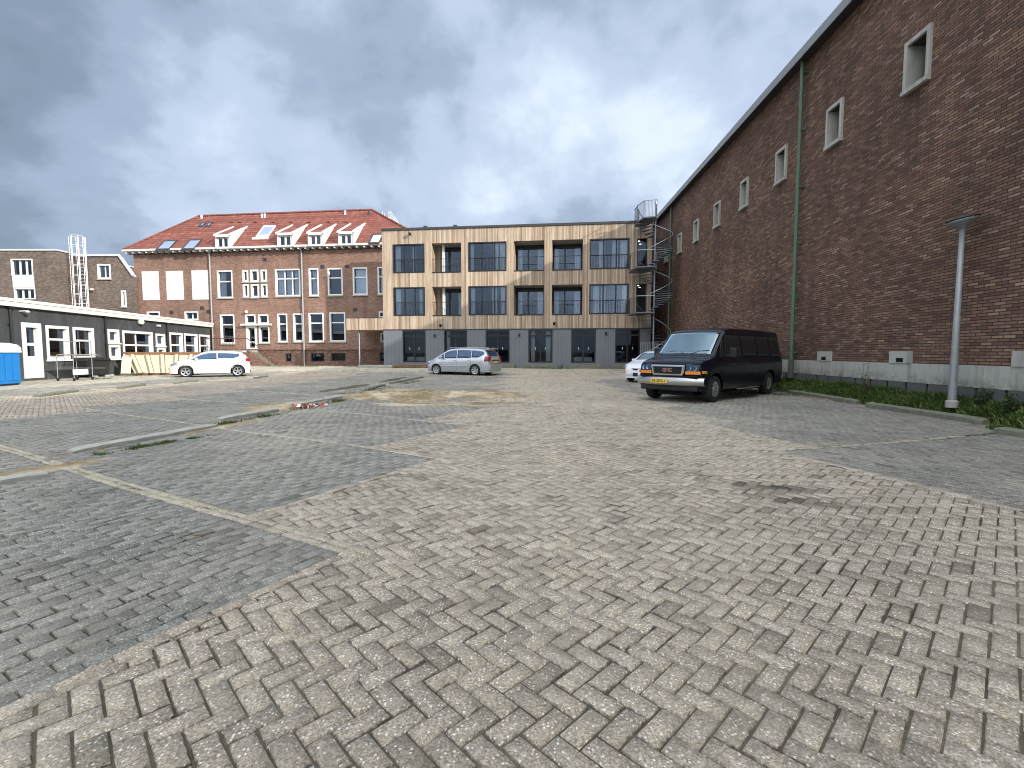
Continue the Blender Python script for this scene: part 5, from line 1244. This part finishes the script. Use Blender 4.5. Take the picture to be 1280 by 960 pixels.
def seam(car, root, xs_, z0, z1, hz=()):
    for sg in (1, -1):
        m = MB()
        for x in xs_:
            P = [[(x+d, sg*(car.ysurf(x, z)+.002), z) for z in np.linspace(z0, z1 if not callable(z1) else z1(x), 12)] for d in (-.005, .005)]; m.grid(P)
        for (xa, xb, z) in hz:
            P = [[(x, sg*(car.ysurf(x, z)+.002), z+d) for x in np.linspace(xa, xb, 14)] for d in (-.004, .004)]; m.grid(P)
        m.build('door_seam', M['undercar'], root)
# ------------------------------------------------------------------ black van
hv = Vector((-.735, -.678)).normalized(); van_c = (6.33, 15.10)
van = thing('passenger_van', 'long black van with chrome edged grille and metal front bumper beside the brick hall', 'van', (*van_c, 0), math.atan2(hv.y, hv.x))
v = Car(dict(x=(-3.27, 2.67), wb=3.94, R=.37, zb=.33, arch=.075, tumble=.15, sm=.07,
    top=[(-3.28,1.90),(-3.2,2.0),(-3.0,2.065),(-1.5,2.10),(.6,2.10),(1.05,2.05),(1.20,1.98),(1.92,1.30),(2.1,1.235),(2.5,1.17),(2.66,1.11),(2.75,1.04),(2.79,.98)],
    belt=[(-3.3,1.22),(1.7,1.20),(2.1,1.14),(2.78,.93)], w=[(-3.28,.90),(-3.2,.96),(-2.9,1.0),(2.2,1.0),(2.5,.975),(2.7,.93),(2.79,.88)]))
v.body(M['van_paint'], van); underside(v, van)
# windscreen: patch on the sloping front of the roof line
v.top_patch('windscreen', M['windscreen'], van, 1.24, 1.89, -.755, .755, .008, 14, -.06)
m = MB(); P = [[(x, y, v.ztop(x, y)+.004) for y in np.linspace(-.86, .86, 13)] for x in (1.17, 1.23)]; m.grid(P); P = [[(x, y, v.ztop(x, y)+.006) for y in np.linspace(-.87, .87, 13)] for x in (1.90, 2.0)]; m.grid(P)
for sg in (-1, 1): m.grid([[(x, sg*y, v.ztop(x, y)+.006) for y in (.755+(x-1.23)*.07, .84+(x-1.23)*.07)] for x in np.linspace(1.23, 1.90, 10)])
m.build('windscreen_trim', M['black_plastic'], van)
zh = lambda x: min(1.86, v.top(x)-.13)
for (a_, b_) in ((-3.05,-2.1),(-2.02,-1.05),(-.97,.1),(.2,1.28)):
    lo = 1.24; v.side_patch('side_window', M['glass_dark'] if False else M['dark_lens'] if False else M['black_frame'], van, a_, b_, lo, lambda x: zh(x) if x < 1.28 else 1.3, .006, 10)
v.side_patch('side_window', M['black_frame'], van, 1.28, 1.68, 1.24, lambda x: 1.80-(x-1.28)*1.38 if x > 1.28 else 1.8, .006, 10)
seam(v, van, (-1.02, .14, 1.35), .42, 1.22, ((-1.0, 1.35, .43),))
for sg in (1, -1):
    fbox('door_handle', M['black_plastic'], van, (.32, sg*1.012, 1.10), (.16, .03, .04)); fbox('door_handle', M['black_plastic'], van, (-.85, sg*1.012, 1.10), (.16, .03, .04))
    mr = fbox('mirror', M['black_plastic'], van, (1.32, sg*1.17, 1.36), (.13, .20, .28), .03); fbox('mirror_arm', M['black_plastic'], mr, (1.35, sg*1.05, 1.28), (.07, .16, .05), .01)
    fbox('mirror_glass', M['chrome'], mr, (1.252, sg*1.17, 1.36), (.006, .16, .23), .0)
fbox('side_step', M['bumper_metal'], van, (-.2, 1.0, .31), (1.5, .10, .03), .01)
fbox('rear_bumper', M['bumper_metal'], van, (-3.3, 0, .55), (.14, 1.9, .22), .03)
for sg in (1, -1): fbox('tail_light', M['red_lens'], van, (-3.225, sg*.86, 1.15), (.09, .07, .5), .02)
# front end: grille, lamps, bumper
XF = 2.79
def frontpoly(name, mat, par, poly, x, th, back=.0, curve=.10, rake=0, bev=.008):
    """outline in (y, z), thickness th towards the front, bent back towards the corners"""
    m = MB(); n = len(poly); f = lambda y: curve*(abs(y)/.9)**2.5
    vv = [(x-f(y)+th-(z-.8)*rake, y, z) for y, z in poly]+[(x-f(y)-back-(z-.8)*rake, y, z) for y, z in poly]
    m.add(vv, [tuple(range(n)), tuple(range(n, 2*n))[::-1]]+[(i, i+n, (i+1) % n+n, (i+1) % n) for i in range(n)]); return m.build(name, mat, par, bevel=bev)
def rounded(y0, y1, z0, z1, r_=.05, nz=3):
    out = []
    for (cy, cz, a0) in ((y1-r_, z1-r_, 0), (y0+r_, z1-r_, 90), (y0+r_, z0+r_, 180), (y1-r_, z0+r_, 270)):
        for k in range(nz+1): a = R(a0+90*k/nz); out.append((cy+r_*math.cos(a), cz+r_*math.sin(a)))
    return out
frontpoly('nose_panel', M['van_paint'], van, [(-.93,.45),(-.93,.86),(-.90,1.02),(-.84,1.085),(.84,1.085),(.90,1.02),(.93,.86),(.93,.45)], 2.775, .01, .16, .10, 0, .02)
gt = [(-.50,1.03),(.50,1.03),(.50,.98),(.47,.80),(.43,.74),(-.43,.74),(-.47,.80),(-.50,.98)]
gi = [(-.44,.985),(.44,.985),(.43,.93),(.41,.81),(.385,.785),(-.385,.785),(-.41,.81),(-.43,.93)]
m = MB(); f = lambda y: .10*(abs(y)/.9)**2.5; x_ = XF+.02; n = 8
vo = [(x_-f(y), y, z) for y, z in gt]; vi = [(x_+.012-f(y), y, z) for y, z in gi]; vb = [(x_-.09-f(y), y, z) for y, z in gt]; vi2 = [(x_-.06-f(y), y, z) for y, z in gi]
m.add(vo+vi+vb+vi2, [(i, (i+1) % n, n+(i+1) % n, n+i) for i in range(n)]+[(2*n+i, 2*n+(i+1) % n, (i+1) % n, i) for i in range(n)]+[(n+i, n+(i+1) % n, 3*n+(i+1) % n, 3*n+i) for i in range(n)])
gf = m.build('grille_frame', M['chrome'], van)
m = MB(); m.add([(x_-.02-f(y), y, z) for y, z in gi], [tuple(range(8))])
for k in range(7): zz = .80+k*.028; m.box(x_-.02, x_-.008, -.39, .39, zz, zz+.010)
m.build('grille', M['black_frame'], van)
text(van, 'GMC', .125, (XF+.022, 0, .885), (R(90), 0, R(90)), M['chrome'], .006, .006)
text(van, 'GMC', .112, (XF+.030, 0, .885), (R(90), 0, R(90)), M['badge_red'], .003, .001)
for sg in (1, -1):
    P_ = [(sg*a_, b_) for a_, b_ in ((.52,.875),(.86,.875),(.875,1.03),(.53,1.055))]; frontpoly('headlight', M['dark_lens'], van, P_, XF+.0, .016, .12, .10)
    for a_ in (.62, .76):
        m = MB(); m.lathe([(0, 0), (.045, .004), (.06, .012)], (XF+.016-f(a_)-.012, sg*a_, .95), 'x', 16); m.build('lamp_bulb', M['clear_lens'], van)
    P_ = [(sg*a_, b_) for a_, b_ in ((.505,.775),(.90,.775),(.895,.865),(.515,.865))]; frontpoly('indicator', M['amber_lens'], van, P_, XF+.0, .018, .14, .10)
    fbox('side_marker', M['amber_lens'], van, (2.60, sg*.965, .84), (.16, .04, .07), .01, rz=-sg*.25)
nb = 15; m = MB(); P = []
for (dx, z) in ((-.02,.70),(.05,.695),(.10,.665),(.105,.56),(.085,.49),(.02,.465),(-.05,.465)):
    P.append([(XF+dx-.02-.17*(abs(t))**3.2, t*1.0, z) for t in np.linspace(-1, 1, nb)])
m.grid(P); bp_ = m.build('bumper', M['bumper_metal'], van, smooth=True)
fbox('lower_valance', M['black_plastic'], van, (XF-.10, 0, .40), (.16, 1.7, .15), .03)
fbox('bumper_trim', M['van_paint'], van, (XF-.03, 0, .718), (.12, 1.72, .035), .012)
pl_ = fbox('number_plate', M['plate_yellow'], van, (XF+.10, .08-.28, .585), (.012, .50, .115), .004)
text(pl_, '95-SDR-1', .105, (XF+.108, -.20, .582), (R(90), 0, R(90)), M['ink'], .001, .0015)
for sg in (1, -1):
    m = MB(); m.tube([(1.92, sg*.10+.1, 1.325), (1.80, sg*.30+.15, 1.40), (1.78, sg*.55+.15, 1.425)], .014, 5); m.tube([(1.83, sg*.30-.2, 1.38), (1.78, sg*.30+.35, 1.425)], .012, 5); m.build('wiper', M['black_plastic'], van)
fbox('dashboard', M['dash'], van, (1.55, 0, 1.22), (.5, 1.6, .10), .03)
for sg in (1, -1):
    for k, x in ((1, 1.97), (-1, -1.97)): wheel(van, x, sg*.86, .37, .25, .205, 8, sg, 'steel', False)
# ------------------------------------------------------------------ silver people carrier
hz_ = Vector((-.90, .43)).normalized(); lz_ = Vector((-hz_.y, hz_.x))
nr_ = Vector((-2.15, 28.1)); near_left = lz_.y < 0
cz = nr_+hz_*1.35-(lz_ if near_left else -lz_)*.80
mpv = thing('silver_people_carrier', 'silver grey people carrier parked in front of the timber clad block', 'car', (cz.x, cz.y, 0), math.atan2(hz_.y, hz_.x))
z = Car(dict(x=(-2.28, 2.16), wb=2.70, R=.315, zb=.20, arch=.055, tumble=.17, sm=.10,
    top=[(-2.28,.85),(-2.22,1.02),(-2.12,1.22),(-1.92,1.52),(-1.6,1.585),(-.6,1.63),(.2,1.61),(.62,1.53),(1.35,1.10),(1.62,.98),(1.95,.84),(2.1,.70),(2.16,.58)],
    belt=[(-2.3,1.03),(0,.96),(1.3,.90),(2.16,.60)], w=[(-2.28,.72),(-2.2,.80),(-1.9,.88),(1.5,.89),(1.9,.83),(2.08,.72),(2.16,.60)]))
z.body(M['silver_car'], mpv); underside(z, mpv)
zt_ = lambda x: z.top(x)-.13
z.side_patch('side_window', M['glasscar'] if 'glasscar' in M else M['dark_lens'], mpv, -1.92, -1.10, lambda x: 1.06+max(0, (-1.55-x)*.5), lambda x: min(zt_(x), 1.48), .005, 8)
z.side_patch('side_window', M['dark_lens'], mpv, -1.05, -.12, 1.03, lambda x: min(zt_(x), 1.50), .005, 8)
z.side_patch('side_window', M['dark_lens'], mpv, -.07, .78, 1.01, lambda x: min(zt_(x), 1.50), .005, 8)
z.side_patch('side_window', M['dark_lens'], mpv, .83, 1.22, .985, lambda x: max(.99, min(zt_(x)+.02, 1.5)), .005, 6)
z.top_patch('windscreen', M['windscreen'], mpv, .68, 1.30, -.62, .62, .006)
z.top_patch('rear_window', M['dark_lens'], mpv, -2.16, -1.96, -.60, .60, .006)
fbox('roof_spoiler', M['silver_car'], mpv, (-2.02, 0, 1.56), (.26, 1.16, .05), .02, ry=.1)
for sg in (1, -1):
    z.side_patch('tail_light', M['red_lens'], mpv, -2.22, -1.98, lambda x: .84, lambda x: 1.12, .02, 4, (sg,)); fbox('tail_light', M['red_lens'], mpv, (-2.22, sg*.68, .98), (.10, .22, .26), .03)
    fbox('headlight', M['clear_lens'], mpv, (1.97, sg*.68, .74), (.22, .2, .14), .03, ry=.5, rz=sg*-.4)
    fbox('mirror', M['silver_car'], mpv, (.92, sg*.98, 1.06), (.13, .17, .13), .03)
    fbox('door_handle', M['silver_car'], mpv, (.05, sg*.90, .90), (.16, .03, .03), .01); fbox('door_handle', M['silver_car'], mpv, (-.95, sg*.90, .92), (.16, .03, .03), .01)
    fbox('side_trim', M['silver_car'], mpv, (.05, sg*.895, .55), (1.9, .03, .06), .012)
    fbox('roof_rail', M['silver_car'], mpv, (-.5, sg*.64, 1.63), (2.0, .03, .03), .01)
seam(z, mpv, (-1.08, -.10, .98), .32, 1.0)
fbox('number_plate', M['plate_yellow'], mpv, (-2.30, 0, .78), (.012, .52, .11), .003); fbox('tailgate_trim', M['black_plastic'], mpv, (-2.285, 0, .90), (.02, .9, .05), .008)
fbox('rear_bumper', M['silver_car'], mpv, (-2.24, 0, .50), (.16, 1.5, .3), .05)
for sg in (1, -1):
    for x in (1.35, -1.35): wheel(mpv, x, sg*.78, .315, .2, .215, 7, sg)
# ------------------------------------------------------------------ white hatchbacks
def hatch(name, label, group, loc, rz):
    root = thing(name, label, 'car', (*loc, 0), rz, group)
    p = Car(dict(x=(-1.84, 2.02), wb=2.47, R=.31, zb=.20, arch=.055, tumble=.17, sm=.10,
        top=[(-1.84,.72),(-1.80,.95),(-1.72,1.12),(-1.50,1.34),(-1.2,1.42),(-.3,1.46),(.2,1.43),(.5,1.35),(1.12,1.0),(1.4,.93),(1.75,.84),(1.93,.72),(2.02,.55)],
        belt=[(-1.84,1.0),(-1.3,.98),(0,.93),(1.1,.86),(2.02,.52)], w=[(-1.84,.66),(-1.76,.76),(-1.5,.83),(1.3,.84),(1.7,.78),(1.92,.66),(2.02,.52)]))
    p.body(M['white_car'], root); underside(p, root); t_ = lambda x: p.top(x)-.125
    p.side_patch('side_window', M['dark_lens'], root, -1.32, -.28, lambda x: 1.02+max(0, (-1.0-x)*.35), lambda x: min(t_(x), 1.34), .005, 10)
    p.side_patch('side_window', M['dark_lens'], root, -.23, .98, lambda x: .975-.02*x, lambda x: max(.97, min(t_(x)+.015, 1.34)), .005, 12)
    p.top_patch('windscreen', M['windscreen'], root, .52, 1.08, -.58, .58, .006)
    p.top_patch('rear_window', M['dark_lens'], root, -1.70, -1.50, -.56, .56, .006)
    fbox('roof_spoiler', M['white_car'], root, (-1.55, 0, 1.385), (.24, 1.1, .04), .015, ry=.15)
    for sg in (1, -1):
        fbox('tail_light', M['red_lens'], root, (-1.72, sg*.69, .93), (.22, .17, .2), .04, rz=sg*.3)
        fbox('headlight', M['clear_lens'], root, (1.73, sg*.62, .72), (.36, .22, .15), .04, ry=.35, rz=sg*-.5)
        fbox('fog_lamp', M['amber_lens'], root, (1.955, sg*.47, .47), (.06, .30, .09), .015, rz=sg*-.45)
        fbox('mirror', M['white_car'], root, (.72, sg*.93, 1.0), (.13, .17, .12), .03)
        fbox('door_handle', M['white_car'], root, (-.1, sg*.848, .86), (.16, .03, .03), .01)
    m = MB(); m.grid([[(2.028-.42*abs(t)**3, t*.5, z_) for t in np.linspace(-1, 1, 9)] for z_ in (.28, .44)]); m.build('air_intake', M['black_plastic'], root)
    m = MB(); m.grid([[(2.03-.35*abs(t)**3, t*.45, z_) for t in np.linspace(-1, 1, 9)] for z_ in (.56, .64)]); m.build('grille', M['black_plastic'], root)
    seam(p, root, (-.25, 1.0), .30, .95); fbox('rear_bumper', M['white_car'], root, (-1.80, 0, .46), (.14, 1.36, .28), .05); fbox('lower_bumper', M['black_plastic'], root, (-1.80, 0, .28), (.15, 1.2, .1), .03)
    fbox('number_plate', M['plate_yellow'], root, (-1.885, 0, .62), (.012, .50, .11), .003)
    for sg in (1, -1):
        for x in (1.235, -1.235): wheel(root, x, sg*.74, .31, .19, .215, 5, sg)
    return root
hp_ = Vector((-.88, -.47)).normalized(); lp_ = Vector((-hp_.y, hp_.x)); sgn = 1 if lp_.y < 0 else -1
rw = Vector((-15.6, 27.3)); cp = rw+hp_*1.235-lp_*sgn*.80
hatch('white_hatchback', 'white three door hatchback parked alone before the old brick building and the skip', None, (cp.x, cp.y), math.atan2(hp_.y, hp_.x))
cc = Vector((5.2, 22.3))-hv*1.85+Vector((-hv.y, hv.x))*.72
hatch('white_small_car', 'white small car mostly hidden behind the front of the black van', None, (cc.x, cc.y), math.atan2(hv.y, hv.x))
# ================================================================== SKY AND LIGHT
SUN_AZ = 56.0; SUN_EL = 22.5                # measured from straight behind the camera towards the right
d_ = Vector((math.sin(R(SUN_AZ))*math.cos(R(SUN_EL)), -math.cos(R(SUN_AZ))*math.cos(R(SUN_EL)), math.sin(R(SUN_EL))))
sun = bpy.data.lights.new('sun', 'SUN'); sun.energy = 4.3; sun.angle = R(1.0); sun.color = (1, .95, .87)
so = bpy.data.objects.new('sun', sun); C.objects.link(so); so.rotation_euler = (-d_).to_track_quat('-Z', 'Y').to_euler(); so.location = (20, -20, 40)
w = bpy.data.worlds.new('World'); bpy.context.scene.world = w; w.use_nodes = True
t = NT('World', world=True)
gen = t.n('ShaderNodeTexCoord').outputs['Generated']; o = t.sep(gen)
sky = t.n('ShaderNodeTexSky', sky_type='NISHITA', sun_disc=False, sun_elevation=R(SUN_EL), sun_rotation=math.atan2(d_.x, d_.y), air_density=1.2, dust_density=2.0, ozone_density=1.5)
zc = t.math('MAXIMUM', o[2], 0.0); den = t.math('ADD', zc, .55)
p = t.comb(t.math('DIVIDE', o[0], den), t.math('DIVIDE', o[1], den), 0.0)
wp = t.noise(p, .9, 3, .5, True); pw = t.n('ShaderNodeMix', data_type='VECTOR'); 
t.set(pw.inputs[0], .22); t.set(pw.inputs[4], p); t.set(pw.inputs[5], wp); pv = pw.outputs[1]
pvs = t.n('ShaderNodeMapping', {0: pv, 1: (3.4, 1.5, 0.0)}).outputs[0]
n1 = t.noise(pvs, 1.9, 9, .50); n2 = t.noise(pvs, 4.5, 8, .52); n0 = t.noise(pvs, .9, 3, .5)
n = t.math('ADD', t.math('ADD', t.math('MULTIPLY', n1, .52), t.math('MULTIPLY', n2, .34)), t.math('MULTIPLY', n0, .14))
# darker storm to the left and low, brighter to the right and higher up
side = t.n('ShaderNodeMapRange', {0: o[0], 1: -.75, 2: .35, 3: -.03, 4: .012}).outputs[0]
low = t.n('ShaderNodeMapRange', {0: o[2], 1: 0.05, 2: .42, 3: -.04, 4: .02}).outputs[0]
n = t.math('ADD', n, t.math('ADD', side, low))
cloud = t.ramp(n, [(.35, (1.4,1.85,2.5)), (.42, (2.2,2.8,3.75)), (.47, (3.3,4.05,5.4)), (.52, (4.8,5.7,7.3)), (.595, (7.0,8.0,9.2))], 'EASE')
sd = t.n('ShaderNodeVectorMath', {0: gen, 1: tuple(d_)}, operation='DOT_PRODUCT').outputs['Value']
boost = t.n('ShaderNodeMapRange', {0: o[1], 1: .25, 2: -.45, 3: 1.0, 4: 2.5}).outputs[0]  # unseen sky behind the camera, brightened to light the ground
hi = t.n('ShaderNodeMapRange', {0: o[2], 1: .62, 2: .95, 3: 1.0, 4: 2.2}).outputs[0]  # sky overhead, out of view, brightened for the ground as well
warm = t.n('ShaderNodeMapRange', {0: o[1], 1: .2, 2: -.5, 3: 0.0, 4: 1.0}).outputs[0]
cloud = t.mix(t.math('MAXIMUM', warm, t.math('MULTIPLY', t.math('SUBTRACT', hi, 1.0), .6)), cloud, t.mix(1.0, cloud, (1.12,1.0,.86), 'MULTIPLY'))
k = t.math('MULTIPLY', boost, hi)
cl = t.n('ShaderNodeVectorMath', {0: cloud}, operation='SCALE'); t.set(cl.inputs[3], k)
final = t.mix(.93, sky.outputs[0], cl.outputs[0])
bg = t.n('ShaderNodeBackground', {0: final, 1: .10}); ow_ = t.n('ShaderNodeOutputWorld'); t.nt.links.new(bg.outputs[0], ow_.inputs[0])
sc = bpy.context.scene
sc.view_settings.view_transform = 'Standard'; sc.view_settings.look = 'None'; sc.view_settings.exposure = .30; sc.view_settings.gamma = 1
sc.render.engine = 'CYCLES'; sc.cycles.use_denoising = True; sc.cycles.max_bounces = 6; sc.cycles.diffuse_bounces = 3; sc.cycles.transparent_max_bounces = 12
sc.cycles.use_adaptive_sampling = True; sc.cycles.adaptive_threshold = .015
sc.cycles.filter_width = 1.0
sc.render.film_transparent = False
